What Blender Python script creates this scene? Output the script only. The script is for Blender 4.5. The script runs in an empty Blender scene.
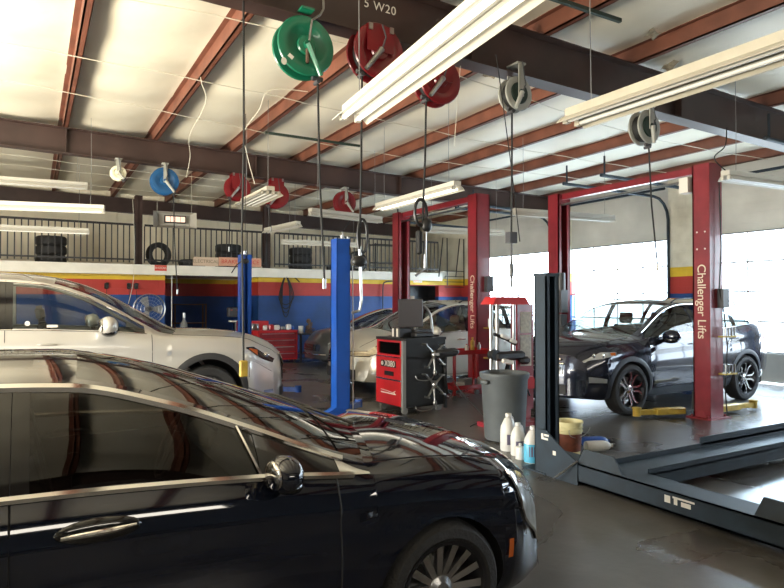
import bpy, math, random
import numpy as np
from mathutils import Vector, Matrix
random.seed(7)
PI = math.pi
COL = bpy.context.scene.collection
SC = bpy.context.scene

# ------------------------------------------------------------------ camera, world, light, exposure
cam = bpy.data.cameras.new('camera')
cam.sensor_fit = 'HORIZONTAL'; cam.sensor_width = 36.0; cam.lens = 36.0*620/784
cam.clip_start = 0.05; cam.clip_end = 200
co = bpy.data.objects.new('camera', cam); COL.objects.link(co)
co.location = (0, 0, 1.62)
co.rotation_euler = (PI/2 + math.atan(9/620), 0, -math.radians(30.1))
SC.camera = co

w = bpy.data.worlds.new('sky'); SC.world = w; w.use_nodes = True
bg = w.node_tree.nodes['Background']
bg.inputs[0].default_value = (0.80, 0.91, 1.0, 1); bg.inputs[1].default_value = 12.0

def area(name, loc, aim, sx, sy, power, col):
    l = bpy.data.lights.new(name, 'AREA'); l.shape = 'RECTANGLE'; l.size = sx; l.size_y = sy
    l.energy = power; l.color = col
    o = bpy.data.objects.new(name, l); COL.objects.link(o); o.location = loc
    d = Vector(aim) - Vector(loc); o.rotation_euler = d.to_track_quat('-Z', 'Y').to_euler()
    return o
# daylight entering by the open bay on the left, an added fill lamp behind, and the sky above the glazed doors on the right
dl = area('daylight_left', (-5.6, 6.2, 1.1), (-1.2, 7.4, 4.9), 8.6, 2.0, 1500, (1.0, 0.89, 0.68)); dl.data.spread = math.radians(140)
area('fill_behind', (0.0, -5.4, 3.6), (0.5, 3.0, 4.0), 6.0, .6, 150, (1.0, 0.91, 0.76))  # added fill lamp inside the closed rear wall
area('daylight_right', (15.2, 9.0, 5.0), (10.5, 8.0, 0.0), 13.0, 3.0, 9000, (0.62, 0.82, 1.0))
SC.view_settings.view_transform = 'Standard'; SC.view_settings.look = 'None'
SC.view_settings.exposure = 0.0; SC.view_settings.gamma = 1.0; SC.view_settings.use_curve_mapping = False
try:
    SC.cycles.use_denoising = True
    SC.cycles.max_bounces = 8; SC.cycles.transparent_max_bounces = 16
    SC.cycles.sample_clamp_indirect = 6.0
except Exception: pass

# ------------------------------------------------------------------ materials
MATS = {}
def mat(name, col, rough=0.5, metal=0.0, coat=0.0, noise=0.0, nscale=6.0, col2=None, bump=0.0, bscale=20.0, emit=None, estr=0.0, spec=None):
    if name in MATS: return MATS[name]
    m = bpy.data.materials.new(name); m.use_nodes = True; nt = m.node_tree
    b = nt.nodes['Principled BSDF']
    b.inputs['Base Color'].default_value = (*col, 1); b.inputs['Roughness'].default_value = rough
    b.inputs['Metallic'].default_value = metal
    if coat: b.inputs['Coat Weight'].default_value = coat; b.inputs['Coat Roughness'].default_value = 0.04
    if spec is not None: b.inputs['Specular IOR Level'].default_value = spec
    if emit: b.inputs['Emission Color'].default_value = (*emit, 1); b.inputs['Emission Strength'].default_value = estr
    if noise or col2 or bump:
        tc = nt.nodes.new('ShaderNodeTexCoord')
        n = nt.nodes.new('ShaderNodeTexNoise'); n.inputs['Scale'].default_value = nscale; n.inputs['Detail'].default_value = 5
        nt.links.new(tc.outputs['Object'], n.inputs['Vector'])
        if noise or col2:
            r = nt.nodes.new('ShaderNodeValToRGB'); r.color_ramp.elements[0].position = .35; r.color_ramp.elements[1].position = .68
            c2 = col2 if col2 else tuple(c*(1-noise) for c in col)
            r.color_ramp.elements[0].color = (*c2, 1); r.color_ramp.elements[1].color = (*col, 1)
            nt.links.new(n.outputs['Fac'], r.inputs['Fac']); nt.links.new(r.outputs['Color'], b.inputs['Base Color'])
        if bump:
            n2 = nt.nodes.new('ShaderNodeTexNoise'); n2.inputs['Scale'].default_value = bscale; n2.inputs['Detail'].default_value = 4
            nt.links.new(tc.outputs['Object'], n2.inputs['Vector'])
            bp = nt.nodes.new('ShaderNodeBump'); bp.inputs['Strength'].default_value = bump; bp.inputs['Distance'].default_value = .02
            nt.links.new(n2.outputs['Fac'], bp.inputs['Height']); nt.links.new(bp.outputs['Normal'], b.inputs['Normal'])
    MATS[name] = m; return m

def glass(name, tint, ior=1.45, rough=0.0, gmix=1.0):
    if name in MATS: return MATS[name]
    m = bpy.data.materials.new(name); m.use_nodes = True; nt = m.node_tree; nt.nodes.clear()
    o = nt.nodes.new('ShaderNodeOutputMaterial'); mx = nt.nodes.new('ShaderNodeMixShader')
    t = nt.nodes.new('ShaderNodeBsdfTransparent'); t.inputs[0].default_value = (*tint, 1)
    g = nt.nodes.new('ShaderNodeBsdfGlossy'); g.inputs['Roughness'].default_value = rough; g.inputs[0].default_value = (gmix, gmix, gmix, 1)
    f0 = ((ior-1)/(ior+1))**2
    lw = nt.nodes.new('ShaderNodeLayerWeight'); lw.inputs['Blend'].default_value = .5
    pw = nt.nodes.new('ShaderNodeMath'); pw.operation = 'POWER'; pw.inputs[1].default_value = 4.5; nt.links.new(lw.outputs['Facing'], pw.inputs[0])
    f = nt.nodes.new('ShaderNodeMath'); f.operation = 'MULTIPLY_ADD'; f.inputs[1].default_value = 1-f0; f.inputs[2].default_value = f0*1.6; f.use_clamp = True
    nt.links.new(pw.outputs[0], f.inputs[0])
    nt.links.new(f.outputs[0], mx.inputs[0]); nt.links.new(t.outputs[0], mx.inputs[1]); nt.links.new(g.outputs[0], mx.inputs[2])
    nt.links.new(mx.outputs[0], o.inputs[0]); MATS[name] = m; return m

def floor_mat():
    m = bpy.data.materials.new('stained_concrete'); m.use_nodes = True; nt = m.node_tree; b = nt.nodes['Principled BSDF']
    L = nt.links.new
    tc = nt.nodes.new('ShaderNodeTexCoord')
    def noise(s, d=6, dist=0.0):
        n = nt.nodes.new('ShaderNodeTexNoise'); n.inputs['Scale'].default_value = s; n.inputs['Detail'].default_value = d
        n.inputs['Distortion'].default_value = dist; L(tc.outputs['Object'], n.inputs['Vector']); return n
    def ramp(src, a, ca, bb, cb):
        r = nt.nodes.new('ShaderNodeValToRGB'); e = r.color_ramp.elements
        e[0].position = a; e[0].color = ca; e[1].position = bb; e[1].color = cb; L(src, r.inputs['Fac']); return r
    n1 = noise(.7, 8, .6); n2 = noise(3.2, 8, .3); n3 = noise(14, 6)
    r1 = ramp(n1.outputs['Fac'], .35, (.066, .060, .055, 1), .68, (.130, .122, .112, 1))
    r2 = ramp(n2.outputs['Fac'], .30, (.62, .60, .58, 1), .62, (1, 1, 1, 1))
    mx = nt.nodes.new('ShaderNodeMixRGB'); mx.blend_type = 'MULTIPLY'; mx.inputs[0].default_value = .65
    L(r1.outputs[0], mx.inputs[1]); L(r2.outputs[0], mx.inputs[2]); L(mx.outputs[0], b.inputs['Base Color'])
    rr = ramp(n1.outputs['Fac'], .30, (.22, .22, .22, 1), .7, (.36, .36, .36, 1)); L(rr.outputs[0], b.inputs['Roughness'])
    bp = nt.nodes.new('ShaderNodeBump'); bp.inputs['Strength'].default_value = .12; bp.inputs['Distance'].default_value = .01
    L(n3.outputs['Fac'], bp.inputs['Height']); L(bp.outputs['Normal'], b.inputs['Normal'])
    b.inputs['Specular IOR Level'].default_value = .6
    return m

def stripe_mat(name, base_col, brick=True):
    m = bpy.data.materials.new(name); m.use_nodes = True; nt = m.node_tree; b = nt.nodes['Principled BSDF']; L = nt.links.new
    geo = nt.nodes.new('ShaderNodeNewGeometry'); sx = nt.nodes.new('ShaderNodeSeparateXYZ'); L(geo.outputs['Position'], sx.inputs[0])
    mr = nt.nodes.new('ShaderNodeMapRange'); mr.inputs['From Min'].default_value = 0; mr.inputs['From Max'].default_value = 5
    L(sx.outputs['Z'], mr.inputs['Value'])
    r = nt.nodes.new('ShaderNodeValToRGB'); r.color_ramp.interpolation = 'CONSTANT'; e = r.color_ramp.elements
    e[0].position = 0; e[0].color = (.010, .055, .21, 1)
    e[1].position = 1.83/5; e[1].color = (.42, .035, .025, 1)
    k = e.new(2.225/5); k.color = (.72, .48, .03, 1)
    k = e.new(2.44/5); k.color = (*base_col, 1)
    L(mr.outputs[0], r.inputs['Fac'])
    n = nt.nodes.new('ShaderNodeTexNoise'); n.inputs['Scale'].default_value = 1.6; n.inputs['Detail'].default_value = 6
    L(geo.outputs['Position'], n.inputs['Vector'])
    r2 = nt.nodes.new('ShaderNodeValToRGB'); r2.color_ramp.elements[0].position = .3; r2.color_ramp.elements[0].color = (.72, .70, .66, 1); r2.color_ramp.elements[1].position = .6
    L(n.outputs['Fac'], r2.inputs['Fac'])
    mx = nt.nodes.new('ShaderNodeMixRGB'); mx.blend_type = 'MULTIPLY'; mx.inputs[0].default_value = 1
    L(r.outputs[0], mx.inputs[1]); L(r2.outputs[0], mx.inputs[2]); L(mx.outputs[0], b.inputs['Base Color'])
    b.inputs['Roughness'].default_value = .55
    if brick:
        cb = nt.nodes.new('ShaderNodeCombineXYZ'); ad = nt.nodes.new('ShaderNodeMath'); ad.operation = 'ADD'
        L(sx.outputs['X'], ad.inputs[0]); L(sx.outputs['Y'], ad.inputs[1]); L(ad.outputs[0], cb.inputs[0]); L(sx.outputs['Z'], cb.inputs[1])
        br = nt.nodes.new('ShaderNodeTexBrick'); br.inputs['Scale'].default_value = 1; br.inputs['Mortar Size'].default_value = .008
        br.inputs['Brick Width'].default_value = .4; br.inputs['Row Height'].default_value = .2
        L(cb.outputs[0], br.inputs['Vector'])
        bp = nt.nodes.new('ShaderNodeBump'); bp.inputs['Strength'].default_value = .6; bp.inputs['Distance'].default_value = .006; bp.invert = True
        L(br.outputs['Fac'], bp.inputs['Height']); L(bp.outputs['Normal'], b.inputs['Normal'])
    return m

def pane_mat():
    return glass('door_glass', (.93, .97, 1.0), 1.3)

M_floor = floor_mat()
M_ceil = mat('white_insulation_sheet', (.80, .75, .62), .45, noise=.12, nscale=.8, bump=.5, bscale=2.2)
M_purlin = mat('red_oxide_purlin', (.20, .072, .044), .5, noise=.35, nscale=3)
M_frame = mat('brown_steel_frame', (.060, .034, .029), .45, noise=.35, nscale=2)
M_stripe = stripe_mat('striped_block_paint', (.72, .68, .56))
M_cream = mat('cream_wall_panel', (.88, .81, .65), .6, noise=.12, nscale=1.5)
M_creamg = mat('grey_cream_siding', (.66, .65, .60), .6, noise=.16, nscale=1.3)
M_dim = mat('dim_wall_paint', (.10, .10, .10), .7)
M_white = mat('white_painted_board', (.78, .74, .64), .5, noise=.12, nscale=3)
M_black = mat('black_paint', (.012, .012, .013), .4)
M_rail = mat('dark_railing_paint', (.025, .024, .025), .45)
M_blacksoft = mat('black_rubber', (.014, .014, .015), .7, noise=.3, nscale=20)
M_tread = mat('tyre_rubber', (.020, .020, .021), .65, bump=.4, bscale=60)
M_chrome = mat('polished_chrome', (.80, .79, .77), .10, 1.0)
M_steel = mat('brushed_steel', (.45, .45, .44), .32, 1.0, noise=.2, nscale=12)
M_alu = mat('machined_alloy', (.70, .70, .71), .22, 1.0)
M_darkalloy = mat('dark_alloy', (.03, .03, .035), .3, .6)
M_liftred = mat('lift_red_enamel', (.25, .018, .028), .35, coat=.3, noise=.25, nscale=4)
M_red = mat('tool_red_enamel', (.50, .018, .022), .3, coat=.4, noise=.1)
M_liftblue = mat('lift_blue_enamel', (.010, .075, .38), .35, coat=.3, noise=.18, nscale=4)
M_rack = mat('rack_dark_blue', (.014, .030, .048), .6, coat=.0, noise=.4, nscale=5)
M_yellow = mat('safety_yellow', (.60, .40, .05), .5, noise=.35, nscale=9)
M_fix = mat('fixture_white_enamel', (.62, .59, .51), .35)
M_fixu = mat('fixture_dull_cream', (.50, .46, .37), .45, noise=.12)  # duller cream for wide fixtures with unlit tubes
M_fixd = mat('fixture_dull_enamel', (.45, .43, .38), .45)  # darker version of the white fixture enamel
M_tube = mat('lit_fluorescent_tube', (1, 1, 1), .4, emit=(1.0, .93, .78), estr=1.7)
M_tubeoff = mat('unlit_fluorescent_tube', (.75, .74, .70), .3)
M_wire = mat('white_cable_jacket', (.62, .58, .48), .5)
M_hose = mat('black_hose', (.008, .008, .008), .65)
M_reelgreen = mat('reel_green_enamel', (.008, .16, .085), .3, coat=.3, noise=.1)
M_reelred = mat('reel_red_enamel', (.19, .009, .014), .3, coat=.3, noise=.15)
M_reelblue = mat('reel_blue_enamel', (.012, .09, .24), .35, coat=.2, noise=.1)
M_reelgrey = mat('reel_grey_enamel', (.42, .42, .38), .45, noise=.2)
M_reeldark = mat('reel_dark_green', (.008, .028, .022), .35)
M_plastgrey = mat('grey_bin_plastic', (.10, .11, .115), .5, noise=.2, nscale=5)
M_plastdark = mat('charcoal_cladding', (.03, .03, .032), .55)
M_trimblack = mat('gloss_black_trim', (.008, .008, .009), .12, coat=.5)
M_interior = mat('dark_cabin_trim', (.020, .019, .018), .7)
M_tan = mat('tan_leather', (.35, .29, .21), .6)
M_amber = mat('amber_lens', (.60, .13, .02), .15, coat=1)
M_lamp = mat('clear_lamp_unit', (.62, .64, .66), .12, .6, coat=1)
M_sign = mat('sign_white', (.78, .74, .66), .5)
M_signred = mat('sign_red_ink', (.55, .05, .03), .5)
M_signorange = mat('sign_orange_board', (.66, .34, .22), .55, noise=.15)
M_grey = mat('mid_grey_metal', (.22, .22, .22), .4, noise=.1)
M_dgrey = mat('dark_grey_metal', (.055, .055, .06), .4)
M_green = mat('green_conduit', (.025, .045, .035), .5)
M_brown = mat('brown_clutter', (.10, .06, .04), .7)
M_milky = mat('milky_plastic', (.72, .70, .66), .35, noise=.1)
M_blueliq = mat('blue_washer_fluid', (.10, .42, .62), .25)
M_label = mat('label_paper', (.12, .10, .16), .5)
M_bucket = mat('pale_yellow_bucket', (.72, .64, .34), .45, noise=.15)
M_rust = mat('orange_red_label', (.22, .06, .03), .6, noise=.5, nscale=15)
M_concrete = mat('pale_yard_concrete', (.62, .60, .56), .8, noise=.15, nscale=1)
M_screen = mat('grey_screen', (.045, .042, .048), .35)

# ------------------------------------------------------------------ mesh helpers
class MB:
    def __init__(s): s.v = []; s.f = []
    def add(s, vs, fs, M=None):
        o = len(s.v)
        s.v += [tuple(M @ Vector(p)) if M else tuple(p) for p in vs]; s.f += [tuple(o+i for i in q) for q in fs]; return s
    def box(s, c, d, rot=(0, 0, 0), bev=0.0):
        x, y, z = [k/2 for k in d]; M = Matrix.Translation(c) @ Matrix.Rotation(rot[2], 4, 'Z') @ Matrix.Rotation(rot[1], 4, 'Y') @ Matrix.Rotation(rot[0], 4, 'X')
        if bev > 0:
            b = min(bev, x*.9, y*.9, z*.9); vs = []; fs = []
            for zz, sx, sy in ((-z, x-b, y-b), (-z+b, x, y), (z-b, x, y), (z, x-b, y-b)):
                e = 0 if sx == x else 0
                vs += [(-sx+b, -sy, zz), (sx-b, -sy, zz), (sx, -sy+b, zz), (sx, sy-b, zz), (sx-b, sy, zz), (-sx+b, sy, zz), (-sx, sy-b, zz), (-sx, -sy+b, zz)]
            for k in range(3):
                for i in range(8): fs.append((k*8+i, k*8+(i+1) % 8, (k+1)*8+(i+1) % 8, (k+1)*8+i))
            fs += [tuple(range(7, -1, -1)), tuple(range(24, 32))]
            return s.add(vs, fs, M)
        vs = [(a, b, c2) for c2 in (-z, z) for a, b in ((-x, -y), (x, -y), (x, y), (-x, y))]
        return s.add(vs, [(3, 2, 1, 0), (4, 5, 6, 7), (0, 1, 5, 4), (1, 2, 6, 5), (2, 3, 7, 6), (3, 0, 4, 7)], M)
    def b2(s, a, b, **k):   # box by corners
        return s.box([(a[i]+b[i])/2 for i in range(3)], [abs(b[i]-a[i]) for i in range(3)], **k)
    def tube(s, path, r, n=8, closed=False, caps=True, flat=None):
        P = [Vector(p) for p in path]; m = len(P); vs = []; fs = []; u = None
        for i, p in enumerate(P):
            if closed: t = P[(i+1) % m]-P[i-1]
            else: t = P[min(i+1, m-1)]-P[max(i-1, 0)]
            if t.length < 1e-9: t = Vector((0, 0, 1))
            t.normalize()
            if u is None: u = t.orthogonal().normalized()
            else:
                u = (u - t*u.dot(t)); u = u.normalized() if u.length > 1e-6 else t.orthogonal().normalized()
            w2 = t.cross(u); rr = r[i] if isinstance(r, (list, tuple)) else r
            for k in range(n):
                a = 2*PI*k/n; vs.append(p + (u*math.cos(a) + w2*math.sin(a))*rr)
        seg = m if closed else m-1
        for i in range(seg):
            for k in range(n):
                fs.append((i*n+k, i*n+(k+1) % n, ((i+1) % m)*n+(k+1) % n, ((i+1) % m)*n+k))
        if caps and not closed: fs += [tuple(range(n-1, -1, -1)), tuple(range((m-1)*n, m*n))]
        return s.add(vs, fs)
    def cyl(s, a, b, r, n=16, r2=None): return s.tube([a, b], [r, r if r2 is None else r2], n)
    def lathe(s, prof, M=None, n=32, a0=0, a1=2*PI, caps=False):   # profile of (radius, height) about local Z
        vs = []; fs = []; m = len(prof); full = abs(a1-a0-2*PI) < 1e-6; nn = n if full else n+1
        for i in range(nn):
            a = a0+(a1-a0)*i/n
            for (r, z) in prof: vs.append((r*math.cos(a), r*math.sin(a), z))
        for i in range(n):
            j = (i+1) % nn
            for k in range(m-1): fs.append((i*m+k, j*m+k, j*m+k+1, i*m+k+1))
        return s.add(vs, fs, M)
    def sphere(s, c, d, n=14, M=None):
        prof = [(max(1e-4, math.sin(PI*k/10)), -math.cos(PI*k/10)) for k in range(11)]
        T = Matrix.Translation(c) @ (M if M else Matrix.Identity(4)) @ Matrix.Diagonal((d[0]/2, d[1]/2, d[2]/2, 1))
        return s.lathe(prof, T, n)
    def prism(s, poly, a, b, M=None):   # polygon in local XY, extruded local Z a..b
        n = len(poly); vs = [(x, y, a) for x, y in poly]+[(x, y, b) for x, y in poly]
        fs = [tuple(range(n-1, -1, -1)), tuple(range(n, 2*n))]+[(i, (i+1) % n, n+(i+1) % n, n+i) for i in range(n)]
        return s.add(vs, fs, M)

def _b(s, name, m, parent=None, smooth=None):
    me = bpy.data.meshes.new(name); me.from_pydata([tuple(p) for p in s.v], [], s.f); me.materials.append(m)
    o = bpy.data.objects.new(name, me); COL.objects.link(o)
    me.polygons.foreach_set('use_smooth', [smooth is not False]*len(me.polygons))
    if smooth is None: me.set_sharp_from_angle(angle=math.radians(38))
    if parent: o.parent = parent
    me.update(); return o
MB.build = _b

def thing(name, label, cat, loc=(0, 0, 0), rz=0.0, group=None):
    o = bpy.data.objects.new(name, None); COL.objects.link(o); o.empty_display_size = .1
    o.location = loc; o.rotation_euler = (0, 0, rz); o['label'] = label; o['category'] = cat
    if group: o['group'] = group
    return o
def tag(o, label, cat, group=None, loc=None):
    o['label'] = label; o['category'] = cat
    if group: o['group'] = group
    if loc: o.location = loc
    return o
def struct(o, label=None):
    o['kind'] = 'structure'
    if label: o['label'] = label
    return o
def dup(root, label, loc, rz=None, group=None):
    r = root.copy(); COL.objects.link(r); r.location = loc
    if rz is not None: r.rotation_euler = (0, 0, rz)
    r['label'] = label
    if group: r['group'] = group
    for ch in list(root.children):
        c = ch.copy(); COL.objects.link(c); c.parent = r
        for g in list(ch.children):
            d = g.copy(); COL.objects.link(d); d.parent = c
    return r
def text(name, body, m, size, M, parent=None, depth=.002, spacing=1.0, align='CENTER'):
    c = bpy.data.curves.new(name, 'FONT'); c.body = body; c.size = size; c.extrude = depth; c.align_x = align; c.align_y = 'CENTER'; c.space_character = spacing
    t = bpy.data.objects.new(name, c); COL.objects.link(t)
    me = bpy.data.meshes.new_from_object(t.evaluated_get(bpy.context.evaluated_depsgraph_get()))
    bpy.data.objects.remove(t); bpy.data.curves.remove(c)
    me.transform(M); me.materials.clear(); me.materials.append(m); me.name = name
    o = bpy.data.objects.new(name, me); COL.objects.link(o)
    if parent: o.parent = parent
    return o
def face_negY(loc, tilt=0): return Matrix.Translation(loc) @ Matrix.Rotation(PI/2, 4, 'X') @ Matrix.Rotation(tilt, 4, 'Z')
def face_negX(loc): return Matrix.Translation(loc) @ Matrix.Rotation(-PI/2, 4, 'Z') @ Matrix.Rotation(PI/2, 4, 'X')
def RX(loc, a=-PI/2): return Matrix.Translation(loc) @ Matrix.Rotation(a, 4, 'X')
def RY(loc, a=PI/2): return Matrix.Translation(loc) @ Matrix.Rotation(a, 4, 'Y')
def roofz(x): return 4.78 - .021*x      # underside of the purlins

# ------------------------------------------------------------------ structure
XR, XL, YN, YF, YM = 12.8, -6.0, -6.0, 20.0, 17.2
struct(MB().b2((XL, YN, -.15), (XR, YF, 0)).build('floor', M_floor), 'stained grey polished concrete workshop floor')
struct(MB().b2((-30, -30, -.25), (70, 50, -.16)).build('floor_outside', M_concrete), 'pale concrete yard outside the doors')

# ceiling: insulation sheet sagging between the purlins
PX = [.46+1.52*k for k in range(-4, 9)]
nx = []; xs = sorted(set([XL, XR]+[p for p in PX if XL < p < XR]))
cols = []
for a, b in zip(xs[:-1], xs[1:]):
    for k in range(8): cols.append((a+(b-a)*k/8, k/8, a))
cols.append((xs[-1], 0, xs[-2]))
vs = []; fs = []; ny = 130
for j in range(ny+1):
    y = YN+(YF-YN)*j/ny
    for (x, t, a) in cols:
        sag = math.sin(PI*t)
        ph = a*3.7
        fold = .5+.5*math.sin(y*3.4+ph)*math.sin(y*1.3+ph*2)
        z = roofz(x)+.20-sag*(.035+.07*fold)
        vs.append((x, y, z))
n = len(cols)
for j in range(ny):
    for i in range(n-1): fs.append((j*n+i, (j+1)*n+i, (j+1)*n+i+1, j*n+i+1))
c = MB().add(vs, fs).build('ceiling', M_ceil, smooth=True); struct(c, 'sagging white insulation sheet above the purlins')
struct(MB().b2((XL-.2, YN-.2, 5.08), (XR+.2, YF+.2, 5.16)).build('ceiling_roof_deck', M_white), 'roof deck above the insulation sheet')

k = 0
for p in PX:
    if not (XL < p < XR-.15): continue
    k += 1; z = roofz(p); m = MB()
    m.b2((p-.012, YN, z), (p+.012, YF, z+.20)); m.b2((p-.012, YN, z), (p+.075, YF, z+.012)); m.b2((p-.075, YN, z+.188), (p+.012, YF, z+.20))
    m.b2((p+.065, YN, z), (p+.075, YF, z+.03))
    struct(m.build('trim_%d' % k, M_purlin, smooth=False), 'red-brown steel purlin running the length of the roof')
def frame(yc, nm, depth=.5, label=''):
    m = MB(); L_ = XR-XL; zc = lambda x: roofz(x)
    a = math.atan(.021); xc = (XL+XR)/2
    for (dz, h, wd) in ((-depth/2, depth, .014), (-.008, .016, .22), (-depth+.008, .016, .22)):
        m.box((xc, yc, zc(xc)+dz-.001), (L_, wd, h), rot=(0, a, 0))
    for x in (-3, .5, 4.0, 7.5, 11):       # web stiffeners
        m.box((x, yc, zc(x)-depth/2-.001), (.012, .20, depth-.03), rot=(0, a, 0))
    m.b2((XR-.36, yc-.11, 0), (XR-.345, yc+.11, 4.1)); m.b2((XR-.02, yc-.11, 0), (XR-.005, yc+.11, 4.1)); m.b2((XR-.35, yc-.008, 0), (XR-.01, yc+.008, 4.1))
    struct(m.build(nm, M_frame, smooth=False), label)
frame(5.3, 'trim_frame_near', .53, 'dark steel roof beam crossing the near bays, 5W20 chalked on it')
frame(12.6, 'trim_frame_far', .46, 'brown steel roof beam crossing the far bays')
frame(-2.0, 'trim_frame_behind', .5, 'steel roof beam behind the camera')
struct(MB().box((3.4, YF-.12, roofz(3.4)-.22), (18.6, .2, .42), rot=(0, .021, 0)).build('trim_frame_end', M_frame), 'dark girder along the end wall')
struct(text('trim_chalk_mark', '5 W20', M_sign, .12, face_negY((2.93, 5.285, 4.52), -.02), None, .001, 1.1), 'oil grade 5W20 chalked on the near roof beam')

# end wall, mezzanine
m = MB()
m.b2((XL, YM+.1, 0), (3.05, YM+.3, 2.36)); m.b2((5.6, YM+.1, 0), (10.42, YM+.3, 2.36)); m.b2((11.85, YM+.1, 0), (XR, YM+.3, 2.36)); m.b2((10.42, YM+.1, 2.20), (11.85, YM+.3, 2.36))
m.b2((11.9, YM+.1, 2.36), (XR, YM+.3, 2.7))
struct(m.build('wall_far', M_stripe, smooth=False), 'block wall painted blue, red and yellow below the mezzanine')
m = MB(); m.b2((2.85, YM+.3, 0), (3.05, YF, 2.36)); m.b2((5.6, YM+.3, 0), (5.8, YF, 2.36)); m.b2((3.05, YF-.15, 0), (5.6, YF, 2.36))
struct(m.build('wall_store_recess', M_stripe, smooth=False), 'walls of the dark recess under the mezzanine')
m = MB(); m.b2((10.3, YM+.9, 0), (12.0, YM+.95, 2.36)); m.b2((10.3, YM+.3, 0), (10.35, YM+.9, 2.36)); m.b2((11.95, YM+.3, 0), (12.0, YM+.9, 2.36)); struct(m.build('wall_doorway_shade', M_black), 'black box painting in the darkness of the exit doorway')  # black box: the doorway's darkness is put in as colour
# vertical ribbed panels of the end wall above the mezzanine
m = MB(); m.b2((XL, YF-.02, 0), (XR, YF+.1, 5.1)); x = XL
while x < XR:
    m.b2((x, YF-.05, 2.6), (x+.06, YF-.02, 5.0)); x += .30
struct(m.build('wall_end', M_cream, smooth=False), 'cream ribbed end wall panels above the mezzanine')
struct(MB().b2((XL, YM, 2.40), (11.9, YF-.1, 2.60)).build('floor_mezzanine', M_white), 'mezzanine deck')
struct(MB().b2((XL, YM-.04, 2.36), (11.9, YM, 2.62)).build('trim_mezzanine_fascia', M_white), 'white fascia board of the mezzanine')
for X_, nm in ((2.4, 'trim_column_left'), (5.9, 'trim_column_right'), (-2.5, 'trim_column_outer')):
    m = MB(); m.b2((X_-.09, YM+.20, 2.62), (X_+.09, YM+.215, 4.45)); m.b2((X_-.09, YM+.385, 2.62), (X_+.09, YM+.40, 4.45)); m.b2((X_-.01, YM+.2, 2.62), (X_+.01, YM+.4, 4.45))
    struct(m.build(nm, M_frame, smooth=False), 'brown steel column behind the mezzanine railing')

# right wall with glazed sectional doors
doorsY = [(13.0, 16.0), (9.25, 12.3), (5.2, 8.2), (1.5, 4.5), (-2.4, .6)]
m = MB(); edges = [YN, -2.4, .6, 1.5, 4.5, 5.2, 8.2, 9.25, 12.3, 13.0, 16.0, YF]
for i in range(0, len(edges), 2): m.b2((XR, edges[i], 0), (XR+.2, edges[i+1], 5.1))
struct(m.build('wall_right', M_stripe, smooth=False), 'right side wall piers with painted stripes')
m = MB()
for (a, b) in doorsY: m.b2((XR, a, 4.25), (XR+.2, b, 5.1))
struct(m.build('wall_right_header', M_creamg, smooth=False), 'grey cream wall above the doors')
M_door = mat('door_grey_aluminium', (.36, .37, .38), .4, .3)
for i, (a, b) in enumerate(doorsY):
    zz = [.62, 1.24, 1.86, 2.48, 3.1]
    m = MB(); x0, x1 = XR+.06, XR+.10
    for z in zz: m.b2((x0, a, z-.016), (x1, b, z+.016))
    for kx in range(5):
        y = a+(b-a)*kx/4; m.b2((x0+.01, max(a, y-.012), 0), (x1, min(b, y+.012), 3.1))
    d = struct(m.build('door_%d' % (i+1), M_door, smooth=False), 'sectional garage door with four rows of glass')
    m = MB()
    for z0, z1 in ((.62, 1.24), (1.24, 1.86), (1.86, 2.48), (2.48, 3.1)): m.add([(x0+.02, a, z0), (x0+.02, b, z0), (x0+.02, b, z1), (x0+.02, a, z1)], [(0, 1, 2, 3)])
    m.build('glass_pane', pane_mat(), d, smooth=False)
    m = MB(); m.b2((x0, a, .02), (x1, b, .60)); m.b2((x0+.01, a, 3.1), (x1-.01, b, 4.25)); z = 3.1
    while z < 4.2:
        m.b2((x0, a, z+.004), (x1, b, z+.19)); z += .196
    m.build('solid_panel', M_creamg, d, smooth=False)
    m = MB()
    for y in (a-.04, b+.04):
        pts = [(XR-.06, y, 0), (XR-.06, y, 3.55)]+[(XR-.06-.5*(1-math.cos(t)), y, 3.55+.5*math.sin(t)) for t in (.4, .8, 1.2, PI/2)]+[(XR-3.4, y, 4.07)]
        m.tube(pts, .035, 6)
    for y in (a-.04, b+.04): m.tube([(XR-3.3, y, 4.07), (XR-3.3, y, 4.45)], .02, 6)
    m.cyl((XR-.12, a, 4.28), (XR-.12, b, 4.28), .03, 8)
    m.build('door_track', M_rack, d)
# left wall with an open bay; rear wall closed and darkened against bright reflections
m = MB(); e = [YN, -3.5, 0, 1.2, 4.2, 5.0, 9.0, 9.8, 13.8, YF]
for a, b in ((YN, 2.4), (11.6, YF)): m.b2((XL-.2, a, 0), (XL, b, 5.1))
m.b2((XL-.2, 2.4, 3.4), (XL, 11.6, 5.1)); struct(m.build('wall_left', M_cream, smooth=False))
m = MB(); m.b2((XL, YN-.2, 0), (XR, YN, 5.1))
struct(m.build('wall_behind', M_dim, smooth=False))

# straight white straps under the insulation, conduits
m = MB()
for i, (y, dy) in enumerate([(-.4, .1), (1.4, .2), (3.1, .1), (6.9, .3), (8.9, .15), (10.6, .3), (14.2, .1), (15.3, .2), (16.4, .1), (18.2, .1)]):
    pts = [(x, y+dy*math.sin(x*.5+i), roofz(x)-.012-.02*abs(math.sin(x*1.0*PI/1.52))) for x in np.linspace(XL+.1, XR-.1, 60)]
    m.tube(pts, .007, 5)
struct(m.build('trim_straps', M_wire), 'white tie wires stretched across under the purlins')

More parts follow.
